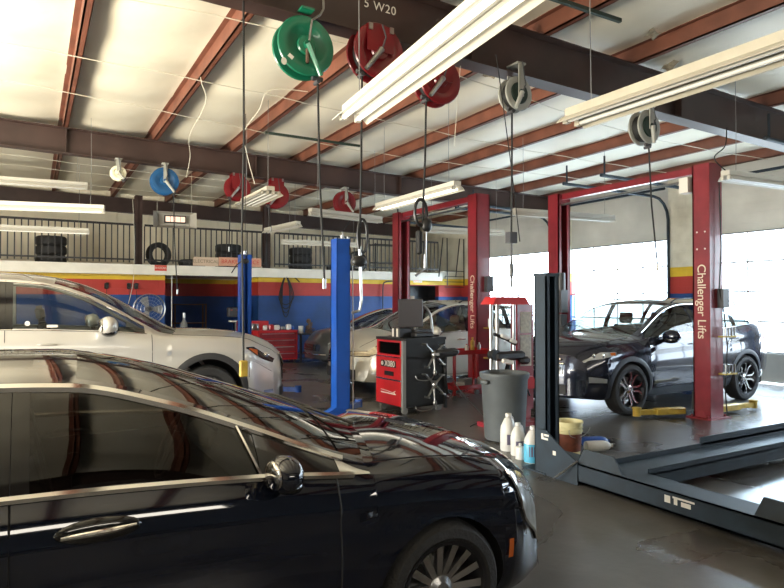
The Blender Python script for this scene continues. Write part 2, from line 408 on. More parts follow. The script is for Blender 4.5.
# torn flaps of insulation facing
random.seed(11)
for i, (x, y) in enumerate(((2.62, 7.0), (2.9, 5.9), (5.3, 6.4), (6.0, 5.6), (6.1, 4.5), (7.1, 5.0))):
    vs = []; fs = []
    for a in range(5):
        for b in range(4): vs.append((x+a*.05-.1+random.uniform(-.02, .02), y+b*.05+random.uniform(-.02, .02), roofz(x)+.10-.05*random.random()-.02*b))
    for a in range(4):
        for b in range(3):
            if random.random() < .8: fs.append((a*4+b, a*4+b+1, (a+1)*4+b+1, (a+1)*4+b))
    struct(MB().add(vs, fs).build('ceiling_tear_%d' % (i+1), mat('torn_facing', (.50, .40, .26), .8, noise=.5, nscale=20)), 'torn flap of insulation facing')

# ------------------------------------------------------------------ cars
def pch(pts):      # monotone cubic through (x, value) points
    P = sorted(pts); X = np.array([p[0] for p in P], float); Y = np.array([p[1] for p in P], float)
    h = np.diff(X); d = np.diff(Y)/h; mm = np.zeros(len(X)); mm[0] = d[0]; mm[-1] = d[-1]
    for i in range(1, len(X)-1):
        if d[i-1]*d[i] > 0:
            w1 = 2*h[i]+h[i-1]; w2 = h[i]+2*h[i-1]; mm[i] = (w1+w2)/(w1/d[i-1]+w2/d[i])
    def f(x):
        if x <= X[0]: return float(Y[0])
        if x >= X[-1]: return float(Y[-1])
        i = int(np.searchsorted(X, x))-1; t = (x-X[i])/h[i]
        return float((2*t**3-3*t**2+1)*Y[i]+(t**3-2*t**2+t)*h[i]*mm[i]+(-2*t**3+3*t**2)*Y[i+1]+(t**3-t**2)*h[i]*mm[i+1])
    return f
G = pch([(0, .90), (.10, .95), (.28, .985), (.48, 1.0), (.62, .998), (.74, .985), (.80, .992), (.92, .965), (1, .935)])

class Car:
    """Body surface S(x, r): x runs forward with the front axle at 0, r is 0 at the sill, 1 at the belt line, 2 at the roof rail, 3 on the centre line."""
    def __init__(s, c):
        s.c = c
        for k in ('top', 'rz', 'ry', 'bz', 'W', 'kt', 'sill'): setattr(s, k, pch(c[k]))
        s.xn, s.xt, s.R, s.zc = c['xn'], c['xt'], c['R'], c['zc']; s.ax = c['axles']
    def warp(s, x, y, z, r):
        c = s.c
        if r > 2:
            yr = max(s.ry(x), .05); dx = s.kt(x)*(1-(y/yr)**2)
        else: dx = 0
        a = s.R+.04
        if x > a:
            t = (x-a)/(s.xn-a); q = abs(y)/.9
            dx -= c['cf']*t**1.3*q**3; dx -= t*c.get('rake', .6)*max(0, z-c.get('rz0', .5))**2
        b = s.ax[1]-s.R-.04
        if x < b:
            t = (b-x)/(b-s.xt); q = abs(y)/.9; dx += c.get('ct', .25)*t**1.3*q**3; dx += t*c.get('trake', .3)*max(0, z-.8)**2
        return (x+dx, y, z)
    def raw(s, x, r):
        zs, zb, W = s.sill(x), s.bz(x), s.W(x)
        if r <= 1: return W*G(r), zs+(zb-zs)*r
        yb, yr, zr = W*.935, s.ry(x), s.rz(x)
        if r <= 2:
            t = r-1; return yb+(yr-yb)*t+.03*math.sin(PI*t)*min(1, max(0, (zr-zb)/.3)), zb+(zr-zb)*t
        v = r-2; return yr*(1-v), zr+(s.top(x)-zr)*(1-(1-v)**2.3)
    def S(s, x, r, side=1, off=0.0):
        y, z = s.raw(x, r)
        p = Vector(s.warp(x, y, z, r))
        if off:
            e = .004; r2 = min(r+e, 3); r1 = max(r-e, 0)
            a = Vector(s.warp(x, *s.raw(x, r1), r1)); b = Vector(s.warp(x, *s.raw(x, r2), r2))
            c2 = Vector(s.warp(x-.01, *s.raw(x-.01, r), r)); d = Vector(s.warp(x+.01, *s.raw(x+.01, r), r))
            n = (d-c2).cross(b-a)
            if n.length > 1e-9:
                n.normalize()
                if n.y < -.01 or (abs(n.y) <= .01 and n.z < 0): n = -n
                if r > 2 and n.z < 0: n = -n
                p += n*off
        return (p.x, p.y*side, p.z)
    def rz_at(s, x, z): return (z-s.sill(x))/(s.bz(x)-s.sill(x))
    def front(s, y, z, off=0.0):
        x, yy, zz = s.warp(s.xn, y, z, 0); return (x+off, y, z)
    def patch(s, x0, x1, f0, f1, side, off=.007, nx=14, nr=6):
        vs = []; fs = []
        for i in range(nx+1):
            x = x0+(x1-x0)*i/nx; a = f0(x) if callable(f0) else f0; b = f1(x) if callable(f1) else f1
            for k in range(nr+1): vs.append(s.S(x, a+(b-a)*k/nr, side, off))
        for i in range(nx):
            for k in range(nr): fs.append((i*(nr+1)+k, i*(nr+1)+k+1, (i+1)*(nr+1)+k+1, (i+1)*(nr+1)+k))
        return vs, fs
    def zpatch(s, x0, x1, z0, z1, side, off=.007, nx=14, nr=6):
        g0 = z0 if callable(z0) else (lambda x: z0); g1 = z1 if callable(z1) else (lambda x: z1)
        return s.patch(x0, x1, lambda x: s.rz_at(x, g0(x)), lambda x: s.rz_at(x, g1(x)), side, off, nx, nr)
    def fpatch(s, y0, y1, z0, z1, off=.012, ny=10, nz=4):
        g0 = z0 if callable(z0) else (lambda y: z0); g1 = z1 if callable(z1) else (lambda y: z1)
        vs = []; fs = []
        for i in range(ny+1):
            y = y0+(y1-y0)*i/ny
            for k in range(nz+1): vs.append(s.front(y, g0(y)+(g1(y)-g0(y))*k/nz, off))
        for i in range(ny):
            for k in range(nz): fs.append((i*(nz+1)+k, i*(nz+1)+k+1, (i+1)*(nz+1)+k+1, (i+1)*(nz+1)+k))
        return vs, fs
    def line(s, pts, side, off=.0, n=6):
        out = []
        for (a, b), (c2, d) in zip(pts[:-1], pts[1:]):
            for k in range(n): out.append(s.S(a+(c2-a)*k/n, b+(d-b)*k/n, side, off))
        out.append(s.S(*pts[-1], side, off)); return out

def build_wheel(car, x, side, c, mats):
    r, wd, rr, y0 = c['wr'], c.get('ww', .225), c['rr'], c['wy']
    M = Matrix.Translation((x, side*y0, r)) @ Matrix.Rotation(-side*PI/2, 4, 'X')      # local +Z is outwards
    h = wd/2
    t = MB().lathe([(rr-.01, -h+.02), (rr+.02, -h), (r-.03, -h+.004), (r-.006, -h+.03), (r, -h+.06), (r, h-.06), (r-.006, h-.03), (r-.03, h-.004), (rr+.02, h), (rr+.002, h-.012)], M, 48)
    for dz in (-.045, 0, .045): pass
    to = t.build('tire', M_tread, car)
    m = MB().lathe([(rr-.006, -h+.02), (rr-.03, -h+.05), (rr-.035, h-.06), (rr-.02, h-.025), (rr+.004, h-.012), (rr+.006, h-.004), (rr-.012, h-.008), (rr-.022, h-.03)], M, 48)
    n, style = c['spokes'], c.get('style', 'twin')
    sp = MB()
    if style == 'twin':
        for i in range(n):
            a = 2*PI*i/n
            R_ = M @ Matrix.Rotation(a, 4, 'Z')
            w0, w1 = .013, .018
            sp.add([(.05, -w0, h-.055), (rr-.012, -w1, h-.022), (rr-.012, w1, h-.022), (.05, w0, h-.055), (.05, -w0-.004, h-.085), (rr-.012, -w1-.006, h-.065), (rr-.012, w1+.006, h-.065), (.05, w0+.004, h-.085)],
                   [(0, 1, 2, 3), (7, 6, 5, 4), (0, 4, 5, 1), (3, 2, 6, 7), (1, 5, 6, 2), (0, 3, 7, 4)], R_)
    else:      # five pairs of curved spokes
        for i in range(n):
            for sg in (-1, 1):
                R_ = M @ Matrix.Rotation(2*PI*i/n, 4, 'Z'); P = []
                for q in range(7):
                    u = q/6; rad = .045+(rr-.055)*u; an = sg*(.10+.34*math.sin(u*PI*.85))
                    P.append((rad*math.cos(an), rad*math.sin(an), h-.05+.026*u))
                o = []
                for q, (px, py, pz) in enumerate(P):
                    e = .009+.006*math.sin(q/6*PI); ln = math.hypot(px, py); nx_, ny_ = -py/ln, px/ln
                    o += [(px-nx_*e, py-ny_*e, pz), (px+nx_*e, py+ny_*e, pz), (px+nx_*(e+.004), py+ny_*(e+.004), pz-.03), (px-nx_*(e+.004), py-ny_*(e+.004), pz-.03)]
                f = []
                for q in range(6):
                    for k in range(4): f.append((q*4+k, q*4+(k+1) % 4, (q+1)*4+(k+1) % 4, (q+1)*4+k))
                sp.add(o, f, R_)
    m.build('rim', mats['rim'], to); 
    sp.lathe([(.001, h-.035), (.035, h-.038), (.06, h-.05), (.07, h-.09)], M, 24)
    sp.build('spokes', mats['spoke'], to, smooth=False)
    MB().lathe([(.0, -.02), (rr*.62, -.02), (rr*.62, -.005), (.0, -.005)], M, 32).build('brake_disc', M_steel, to)

def build_car(name, label, cat, c, mats, loc, rz, group=None):
    car = thing(name, label, cat, loc, rz, group)
    B = Car(c); R, zc = B.R, B.zc
    # columns
    xs = {c['xn'], c['xt']}
    for q in ('win', 'doors'):
        for a, b in c[q]: xs |= {a, b}
    xs |= {c['ws'][0], c['ws'][1], c['rg'][0], c['rg'][1], c.get('bump', R+.06)}
    arch = {}
    for a in B.ax:
        for k in range(17):
            t = PI*k/16; xs.add(round(a-R*math.cos(t), 5))
        xs |= {round(a-R-.0008, 5), round(a+R+.0008, 5)}
    x = c['xt']
    base = sorted(xs)
    while x < c['xn']:
        if min(abs(x-b) for b in base) > .045: xs.add(round(x, 4))
        x += .085
    xs |= {c['xn']-.02, c['xn']-.05}
    xs = sorted(xs)
    def zb(x):
        for a in B.ax:
            if abs(x-a) <= R+1e-4: return max(B.sill(x), zc+math.sqrt(max(0, R*R-(x-a)**2)))
        return B.sill(x)
    NL = 14; SR = [0, .06, .2, .35, .5, .65, .8, .93, 1.0]; TR = [.07, .15, .28, .44, .62, .8, 1.0]
    rows = [('u', 0), ('u', 1)]+[('l', k/NL) for k in range(NL+1)]+[('g', q) for q in SR[1:]]+[('t', q) for q in TR]
    def pt(x, row):
        kind, q = row; z0 = zb(x)
        if kind == 'u':
            y, _ = B.raw(x, max(0, min(1, B.rz_at(x, z0)))); return B.warp(x, 0 if q == 0 else y*.75, z0, 0)
        if kind == 'l':
            rb = max(0, min(.98, B.rz_at(x, z0))); r = rb+(1-rb)*q
        elif kind == 'g': r = 1+q
        else: r = 2+q
        y, z = B.raw(x, r); return B.warp(x, y, z, r)
    grid = [[pt(x, rw) for rw in rows] for x in xs]
    nR = len(rows); parts = {}
    def cell(i, k):
        xm = (xs[i]+xs[i+1])/2; ka, qa = rows[k]; kb, qb = rows[k+1]; q = (qa+qb)/2
        if kb == 'u' or (ka == 'u'): return 'under'
        if kb == 'g':
            qq = ((qa if ka == 'g' else 0)+qb)/2
            if .06 < qq < .93:
                for n_, (a, b) in enumerate(c['win']):
                    if a < xm < b: return 'side_window|%d' % n_
            for n_, (a, b) in enumerate(c['doors']):
                if a < xm < b: return 'door|%d' % n_
            return 'body'
        if kb == 't':
            qq = ((qa if ka == 't' else 0)+qb)/2
            if qq > .07:
                if c['ws'][0] > xm > c['ws'][1]: return 'windshield'
                if c['rg'][0] > xm > c['rg'][1]: return 'rear_window'
            if c.get('sun') and qq > .28 and c['sun'][0] > xm > c['sun'][1]: return 'sunroof'
            if xm > c['ws'][0] and qq > .0: return 'hood'
            return 'body'
        for n_, (a, b) in enumerate(c['doors']):
            if a < xm < b and (k-2)/NL > .05: return 'door|%d' % n_
        if xm > c.get('bump', R+.06) and (k-2)/NL < .72: return 'front_bumper'
        return 'body'
    for side in (1, -1):
        for i in range(len(xs)-1):
            for k in range(nR-1):
                nm = cell(i, k)
                key = nm+('|%d' % side if '|' in nm else '')
                d = parts.setdefault(key, ({}, [], []))
                idx = []
                quad = [(i, k), (i, k+1), (i+1, k+1), (i+1, k)]
                if side == 1: quad = quad[::-1]
                for (a, b) in quad:
                    p = grid[a][b]; kk = (round(p[0], 5), round(p[1]*side, 5), round(p[2], 5))
                    if kk not in d[0]: d[0][kk] = len(d[1]); d[1].append((p[0], p[1]*side, p[2]))
                    idx.append(d[0][kk])
                q = []
                for v in idx:
                    if v not in q: q.append(v)
                if len(q) > 2: d[2].append(tuple(q))
    # end caps
    for xi, nm in ((-1, 'front_bumper'), (0, 'body')):
        d = parts[nm]; x = xs[xi]; NY = 14; off = len(d[1]); rr_ = [rw for rw in rows if rw[0] != 'u' or rw[1] == 0]
        L_ = []
        for rw in rows[1:]:
            p = pt(x, rw); kind, q = rw; r = q if kind == 'l' else (1+q if kind == 'g' else (2+q if kind == 't' else 0))
            y, z = (B.raw(x, r) if kind != 'u' else (p[1], p[2]))
            L_.append([B.warp(x, y*(1-2*j/NY), z, 0 if r <= 2 else 0) for j in range(NY+1)])
        for row in L_: d[1].extend(row)
        for a in range(len(L_)-1):
            for j in range(NY):
                o = off+a*(NY+1)+j; f = (o, o+NY+1, o+NY+2, o+1); d[2].append(f if xi == -1 else f[::-1])
    G_ = {'under': ('underbody', M_blacksoft), 'body': ('body_shell', mats['paint']), 'hood': ('hood', mats['paint']), 'front_bumper': ('front_bumper', mats['paint']),
          'windshield': ('windshield', mats['wsglass']), 'rear_window': ('rear_window', mats['glass']), 'sunroof': ('sunroof', M_trimblack)}
    for key, (dd, vs, fs) in parts.items():
        kk = key.split('|')[0]
        nm, mt = G_.get(kk, (kk, mats['glass'] if kk == 'side_window' else mats['paint']))
        mb = MB(); mb.v = vs; mb.f = fs
        o = mb.build(nm, mt, car, smooth=True)
        if kk == 'door': parts[key] = o
    # seams
    for side in (1, -1):
        m = MB()
        for a, b in c['doors']:
            for xx, up in ((a, 1.98), (b, 1.0 if b > c['ws'][1]+.02 else 1.98)):
                m.tube(B.line([(xx, .06), (xx, up)], side, 0, 16), .004, 5)
            m.tube(B.line([(a, .06), (b, .06)], side, 0, 12), .004, 5)
        m.tube(B.line([(c['ws'][0], 2.02), (c.get('bump', R+.06)+.0, 2.02), (c['xn']-.04, 2.02)], side, 0, 10), .004, 5)
        bx = c.get('bump', R+.06)
        m.tube(B.line([(bx, .45), (bx, .74), (c['xn']-.03, .74)], side, 0, 8), .003, 5)
        m.build('panel_gap', M_blacksoft, car)
    # arch linings and trims
    for a in B.ax:
        for side in (1, -1):
            if c.get('clad'):
                vs = []; fs = []; n = 30; cw = c['clad']
                for k in range(n+1):
                    t = -.25+(PI+.5)*k/n
                    for rad, yo in ((R-.012, -.06), (R-.012, .012), (R+cw*.5, .018), (R+cw, .004)):
                        X_ = a+rad*math.cos(t); Z_ = zc+rad*math.sin(t); Z_ = max(Z_, B.sill(X_)-.0)
                        rr2 = max(0, min(1, B.rz_at(X_, Z_))); y, _ = B.raw(X_, rr2); p = B.warp(X_, y+yo, Z_, rr2)
                        vs.append((p[0], p[1]*side, p[2]))
                for k in range(n):
                    for j in range(3): fs.append((k*4+j, k*4+j+1, (k+1)*4+j+1, (k+1)*4+j))
                MB().add(vs, fs).build('wheel_arch_trim', mats.get('clad', M_plastdark), car)
            build_wheel(car, a, side, c, mats)
    if c.get('rocker'):
        for side in (1, -1):
            v, f = B.patch(B.ax[1]+R+.02, B.ax[0]-R-.02, 0.0, c['rocker'], side, .012, 16, 3)
            MB().add(v, f).build('rocker_trim', mats.get('clad', M_plastdark), car)
    # window trims
    for side in (1, -1):
        a0 = min(a for a, b in c['win']); b0 = max(b for a, b in c['win']); tw = c.get('trimr', .009)
        m = MB(); up = B.line([(a0, 1.95), (b0, 1.95)], side, .002, 60); lo = B.line([(a0-.02, 1.03), (b0+.02, 1.03)], side, .004, 40)
        m.tube(up, tw, 6); m.tube(lo, tw*.8, 6)
        m.build('window_trim', mats['trim'], car)
        ws_ = sorted(c['win'])
        for (a, b), (a2, b2_) in zip(ws_[:-1], ws_[1:]):
            v, f = B.patch(b-.005, a2+.005, 1.04, 1.94, side, .003, 3, 8); MB().add(v, f).build('pillar_trim', M_trimblack, car)
    # cabin
    zr = c['zseat']; xf, xr_ = c['cab']
    m = MB(); wv = B.W(xf)*.86; x0, x1 = xr_, xf
    m.b2((x0, -wv, .24), (x1, wv, .28)); zt = min(B.bz(x0), B.bz(x1))-.03
    m.b2((x0, -wv, .26), (x1, -wv+.03, zt)); m.b2((x0, wv-.03, .26), (x1, wv, zt)); m.b2((x0, -wv, .26), (x0+.03, wv, zt)); m.b2((x1-.03, -wv, .26), (x1, wv, zt))
    m.build('cabin_tub', M_interior, car)
    m = MB(); m.box((xf-.16, 0, zt-.03), (.34, wv*2-.05, .22), bev=.06); m.box((xf-.32, wv*.45, zt+.02), (.14, .42, .12), bev=.04); m.build('dashboard', M_interior, car)
    Ms = Matrix.Translation((xf-.50, wv*.45, zt-.02)) @ Matrix.Rotation(-1.15, 4, 'Y')
    st = MB(); st.tube([tuple(Ms @ Vector((.18*math.cos(t), .18*math.sin(t), 0))) for t in np.linspace(0, 2*PI, 25)[:-1]], .014, 6, closed=True)
    st.tube([tuple(Ms @ Vector((-.17, 0, 0))), tuple(Ms @ Vector((.17, 0, 0)))], .015, 6); st.build('steering_wheel', M_interior, car)
    for xx, ys in ((xf-1.0, (1, -1)), (xf-1.85, (1, -1))):
        for sd in ys:
            if xx < xr_+.2: continue
            m = MB(); m.box((xx+.12, sd*wv*.5, zr), (.5, .5, .16), bev=.06)
            m.box((xx-.18, sd*wv*.5, zr+.33), (.14, .48, .60), rot=(0, -.22, 0), bev=.06)
            m.box((xx-.27, sd*wv*.5, zr+.74), (.10, .28, .19), rot=(0, -.15, 0), bev=.05)
            m.build('seat', mats.get('seat', M_interior), car)
    # mirrors and handles
    if c.get('mirror'):
        mx, mz, ms = c['mirror']
        for side in (1, -1):
            yb = B.W(mx)*.935
            m = MB(); m.sphere((mx, side*(yb+.17*ms), mz), (.17*ms, .27*ms, .18*ms), 16); 
            h = m.build('mirror', mats.get('mirror', mats['paint']), car)
            m = MB(); m.box((mx+.0, side*(yb+.05), mz-.07*ms), (.09, .14, .045), bev=.015)
            m.sphere((mx+.01, side*(yb+.16*ms), mz-.05*ms), (.15*ms, .24*ms, .10*ms), 12); m.build('mirror_base', M_trimblack, h)
            m = MB(); m.sphere((mx-.062*ms, side*(yb+.17*ms), mz), (.05*ms, .22*ms, .14*ms), 14); m.build('mirror_glass', M_chrome, h)
    for hx in c.get('handles', []):
        for side in (1, -1):
            rr2 = c.get('hr', .86); p0 = Vector(B.S(hx, rr2, side, .03)); mm = MB()
            if c.get('bighandle'):
                q = Vector(B.S(hx, rr2, side, .0)); mm.sphere(q+Vector((0, side*.006, 0)), (.27, .045, .085), 20)
                hh = mm.build('door_handle', M_trimblack, car)
                m2 = MB(); m2.tube([(q.x-.115, q.y+side*.028, q.z-.004), (q.x-.06, q.y+side*.038, q.z), (q.x+.05, q.y+side*.038, q.z+.003), (q.x+.115, q.y+side*.028, q.z+.006)], [.006, .009, .009, .005], 8); m2.build('handle_bar', M_chrome, hh)
            else:
                a = Vector(B.S(hx-.1, rr2, side, .004)); b = Vector(B.S(hx+.1, rr2, side, .004))
                mm.tube([a, p0+Vector((-.07, 0, 0)), p0+Vector((.07, 0, 0)), b], [.008, .013, .013, .008], 8)
                mm.build('door_handle', mats.get('handle', mats['paint']), car)
    if c.get('rails'):
        for side in (1, -1):
            a, b = c['rails']; pts = [B.S(a+(b-a)*k/16, 2.12, side, .045 if 0 < k < 16 else 0) for k in range(17)]
            MB().tube(pts, .013, 8).build('roof_rail', mats['rail'], car)
    return car, B

gl_dark = glass('tinted_window', (.22, .21, .19), 1.45)
gl_ws = glass('clear_windshield', (.62, .66, .64), 1.5)
gl_clear = glass('clear_side_window', (.66, .70, .68), 1.45)
def paint(name, col, metal, rough, coat=1.0): return mat(name, col, rough, metal, coat)
P_navy = paint('midnight_blue_paint', (.0035, .006, .016), .22, .05)
P_silver = paint('silver_grey_paint', (.56, .54, .50), .35, .34)
P_blue = paint('dark_blue_paint', (.012, .016, .034), .4, .22)
P_champ = paint('pearl_beige_paint', (.56, .53, .46), .35, .3)
P_char = paint('charcoal_paint', (.05, .052, .055), .4, .28)

M_lens = mat('clear_headlight_lens', (.62, .66, .68), .12, .1, coat=1, noise=.35, nscale=14)
# -- near sedan, nose to the right
c = dict(top=[(-4.0, .90), (-3.9, 1.02), (-3.4, 1.09), (-2.9, 1.23), (-2.4, 1.365), (-1.9, 1.41), (-1.55, 1.405), (-1.25, 1.345), (-.95, 1.24), (-.6, 1.10), (-.28, .985), (0, .955), (.3, .905), (.5, .86), (.65, .815), (.8, .76), (.9, .70), (.95, .63)],
    rz=[(-4.0, .86), (-3.8, .98), (-3.3, 1.04), (-2.8, 1.16), (-2.3, 1.29), (-1.8, 1.332), (-1.5, 1.32), (-1.17, 1.235), (-.85, 1.11), (-.62, 1.01), (-.46, .945), (-.36, .915), (0, .895), (.3, .855), (.5, .815), (.65, .77), (.8, .715), (.9, .66), (.95, .59)],
    ry=[(-4.0, .55), (-3.2, .60), (-2.4, .58), (-1.6, .60), (-1.2, .64), (-.8, .71), (-.4, .785), (0, .79), (.4, .76), (.7, .68), (.95, .52)],
    bz=[(-4, .80), (-3.5, .94), (-2.9, .99), (-1.6, .965), (-.85, .93), (-.45, .89), (0, .85), (.4, .795), (.65, .735), (.8, .68), (.9, .62), (.95, .54)],
    W=[(-4, .74), (-3.5, .88), (-2.8, .93), (-1.4, .925), (0, .93), (.4, .92), (.7, .88), (.95, .78)],
    kt=[(-4, -.1), (-3, -.14), (-2.2, 0), (-1.5, .03), (-1.2, .08), (-.3, .15), (.3, .10), (.95, .02)],
    sill=[(-4, .35), (-3.4, .24), (0, .20), (.5, .19), (.95, .2)],
    xn=.95, xt=-4.0, cf=.42, rake=.35, rz0=.35, R=.348, zc=.305, axles=(0, -2.85), wr=.315, rr=.226, wy=.815, spokes=15, ww=.235,
    win=[(-1.63, -.46), (-2.5, -1.72), (-2.95, -2.55)], doors=[(-1.68, -.52), (-2.62, -1.68)], ws=(-.30, -1.48), rg=(-2.3, -3.3), sun=(-1.62, -2.2),
    zseat=.48, cab=(-.45, -2.9), mirror=(-.79, .975, .76), handles=[-1.42, -2.32], hr=.86, bighandle=True, trimr=.019, bump=.44)
mt = dict(paint=P_navy, glass=gl_dark, wsglass=glass('sedan_windshield', (.20, .22, .22), 1.6), rim=M_darkalloy, spoke=M_alu, trim=M_chrome)
sedan, B1 = build_car('sedan', 'midnight blue sedan in the foreground with chrome window trim', 'car', c, mt, (1.62, 3.23, 0), 0)
for side in (1, -1):
    zl = lambda x: B1.bz(x)+.02-.19*min(1, max(0, (x-.40)/.25))**.8
    v, f = B1.patch(.40, .93, lambda x: B1.rz_at(x, zl(x)), lambda x: 1.02+.5*min(1, (x-.40)/.2), side, .007, 16, 6)
    h = MB().add(v, f).build('headlight', M_lens, sedan)
    a = [B1.S(x, B1.rz_at(x, zl(x)-.012), side, .008) for x in np.linspace(.40, .93, 16)]
    MB().tube(a, .008, 6).build('light_strip', M_chrome, h)
    v, f = B1.zpatch(.365, .395, .40, .49, side, .008, 3, 4)
    MB().add(v, f).build('side_marker', M_amber, sedan)
    p = [B1.S(x, r, side, .009) for x, r in ((-.50, 1.02), (-.40, 1.1), (-.34, 1.4))]
# sail of the front quarter window and chrome ahead of the mirror
for side in (1, -1):
    m = MB(); m.tube(B1.line([(-.84, 1.05), (-.90, 1.93)], side, .006, 8), .007, 6)
    v, f = B1.patch(-.84, -.50, 1.05, 1.90, side, .004, 8, 4); m2 = MB().add(v, f); m2.build('quarter_trim', M_trimblack, sedan); m.build('quarter_bar', M_chrome, sedan)
    v, f = B1.patch(-.50, -.36, lambda x: 1.02, lambda x: 1.02+.9*(-.33-x)/.17, side, .006, 6, 4); MB().add(v, f).build('trim_tip', M_chrome, sedan)
m = MB(); v, f = B1.fpatch(-.50, .50, .26, .44, .010); m.add(v, f); g = m.build('grille', M_trimblack, sedan)
m = MB()
for k in range(5):
    z = .28+.035*k; m.tube([B1.front(y, z, .02) for y in np.linspace(-.48, .48, 12)], .006, 5)
m.build('grille_bar', M_chrome, g)
m = MB()
for y0 in (.1, -.45):
    m.tube([(-.28+.05, y0, 1.02), (-.36, y0+.25, 1.07), (-.42, y0+.5, 1.06)], .008, 6)
    m.tube([(-.33, y0-.15, 1.045), (-.44, y0+.5, 1.085)], .006, 5)
m.build('wiper', M_black, sedan)
m = MB(); v, f = B1.fpatch(-.7, .7, .20, .235, .012); m.add(v, f).build('lower_lip', M_chrome, sedan)

# -- silver crossover behind it, nose to the right
c = dict(top=[(-4.45, 1.2), (-4.3, 1.6), (-3.9, 1.90), (-3.2, 1.98), (-2.4, 2.0), (-1.9, 1.97), (-1.55, 1.88), (-1.2, 1.71), (-.75, 1.43), (-.42, 1.27), (-.1, 1.265), (.3, 1.235), (.7, 1.18), (1.0, 1.10), (1.15, 1.02), (1.25, .90)],
    rz=[(-4.45, 1.15), (-4.3, 1.5), (-3.9, 1.78), (-3.2, 1.87), (-2.5, 1.90), (-1.95, 1.87), (-1.5, 1.74), (-1.1, 1.53), (-.75, 1.31), (-.58, 1.22), (-.3, 1.20), (.2, 1.17), (.6, 1.12), (.95, 1.03), (1.15, .95), (1.25, .86)],
    ry=[(-4.45, .7), (-3.5, .70), (-2.0, .73), (-1.2, .78), (-.6, .86), (0, .88), (.6, .84), (1.0, .74), (1.25, .60)],
    bz=[(-4.45, 1.1), (-4, 1.32), (-3, 1.31), (-1.8, 1.28), (-.8, 1.235), (-.5, 1.19), (0, 1.15), (.5, 1.07), (.9, .97), (1.25, .78)],
    W=[(-4.45, .85), (-4, .97), (-3.2, 1.0), (0, 1.0), (.5, .99), (.9, .93), (1.25, .82)],
    kt=[(-4.4, -.1), (-3.5, 0), (-1.9, .04), (-1.4, .1), (-.45, .18), (.4, .10), (1.25, .03)],
    sill=[(-4.4, .4), (-3.8, .30), (0, .28), (.6, .26), (1.25, .28)],
    xn=1.25, xt=-4.45, cf=.42, rake=.35, rz0=.5, R=.47, zc=.43, axles=(0, -3.15), wr=.40, rr=.27, wy=.87, spokes=10, ww=.255,
    win=[(-2.20, -.78), (-3.15, -2.34), (-3.75, -3.25)], doors=[(-2.27, -.70), (-3.3, -2.27)], ws=(-.45, -1.78), rg=(-4.0, -4.4),
    zseat=.75, cab=(-.65, -4.1), mirror=(-1.22, 1.345, 1.3), handles=[-1.85, -2.95], hr=.85, trimr=.008, clad=.07, rocker=.22, rails=(-2.0, -3.9), bump=.55)
mt = dict(paint=P_silver, glass=gl_clear, wsglass=gl_ws, rim=M_darkalloy, spoke=M_alu, trim=M_chrome, rail=M_alu)
suv, B2 = build_car('crossover', 'silver grey crossover behind the foreground sedan', 'car', c, mt, (2.0, 9.2, 0), 0)
for side in (1, -1):
    v, f = B2.zpatch(.50, 1.22, lambda x: 1.0-.30*(x-.50), lambda x: 1.02+.03*(x-.50)-.12*(x-.50)**2, side, .008, 14, 5)
    h = MB().add(v, f).build('headlight', M_trimblack, suv)
    v, f = B2.zpatch(.56, .86, lambda x: .99-.30*(x-.56), lambda x: 1.005-.10*(x-.56), side, .013, 6, 4); MB().add(v, f).build('turn_lamp', M_amber, h)
    m = MB(); m.sphere(B2.S(1.08, B2.rz_at(1.08, .955), side, .01), (.1, .06, .07), 14); m.build('projector_lamp', M_chrome, h)
    v, f = B2.zpatch(1.0, 1.22, .38, .42, side, .01, 6, 3); MB().add(v, f).build('fog_lamp', M_lamp, suv)
m = MB(); v, f = B2.fpatch(-.55, .55, .50, .88, .012); m.add(v, f); g = m.build('grille', M_trimblack, suv)
m = MB(); m.tube([B2.front(y, .56+.34*abs(y/.62)**1.6, .02) for y in np.linspace(-.62, .62, 20)], .016, 8); m.build('grille_surround', M_chrome, g)
m = MB(); v, f = B2.fpatch(-.7, .7, .30, .42, .012); m.add(v, f).build('lower_grille', M_plastdark, suv)
m = MB(); m.tube([(-.47, .2, 1.30), (-.62, .5, 1.34), (-.74, .66, 1.36)], .008, 6); m.build('wiper', M_black, suv)
v, f = B2.patch(-1.86, -1.58, 1.13, 1.28, -1, .004, 4, 2)
m = MB(); 
q = Vector(B2.S(-2.05, 1.16, -1, .004)); m.prism([(.028*math.cos(t), .028*math.sin(t)) for t in np.linspace(0, 2*PI, 17)[:-1]], 0, .002, face_negY(q)); m.build('inspection_sticker', M_milky, suv)
q = Vector(B2.S(-1.80, 1.12, -1, .006)); MB().box(q, (.11, .003, .03)).build('window_sticker', M_sign, suv)

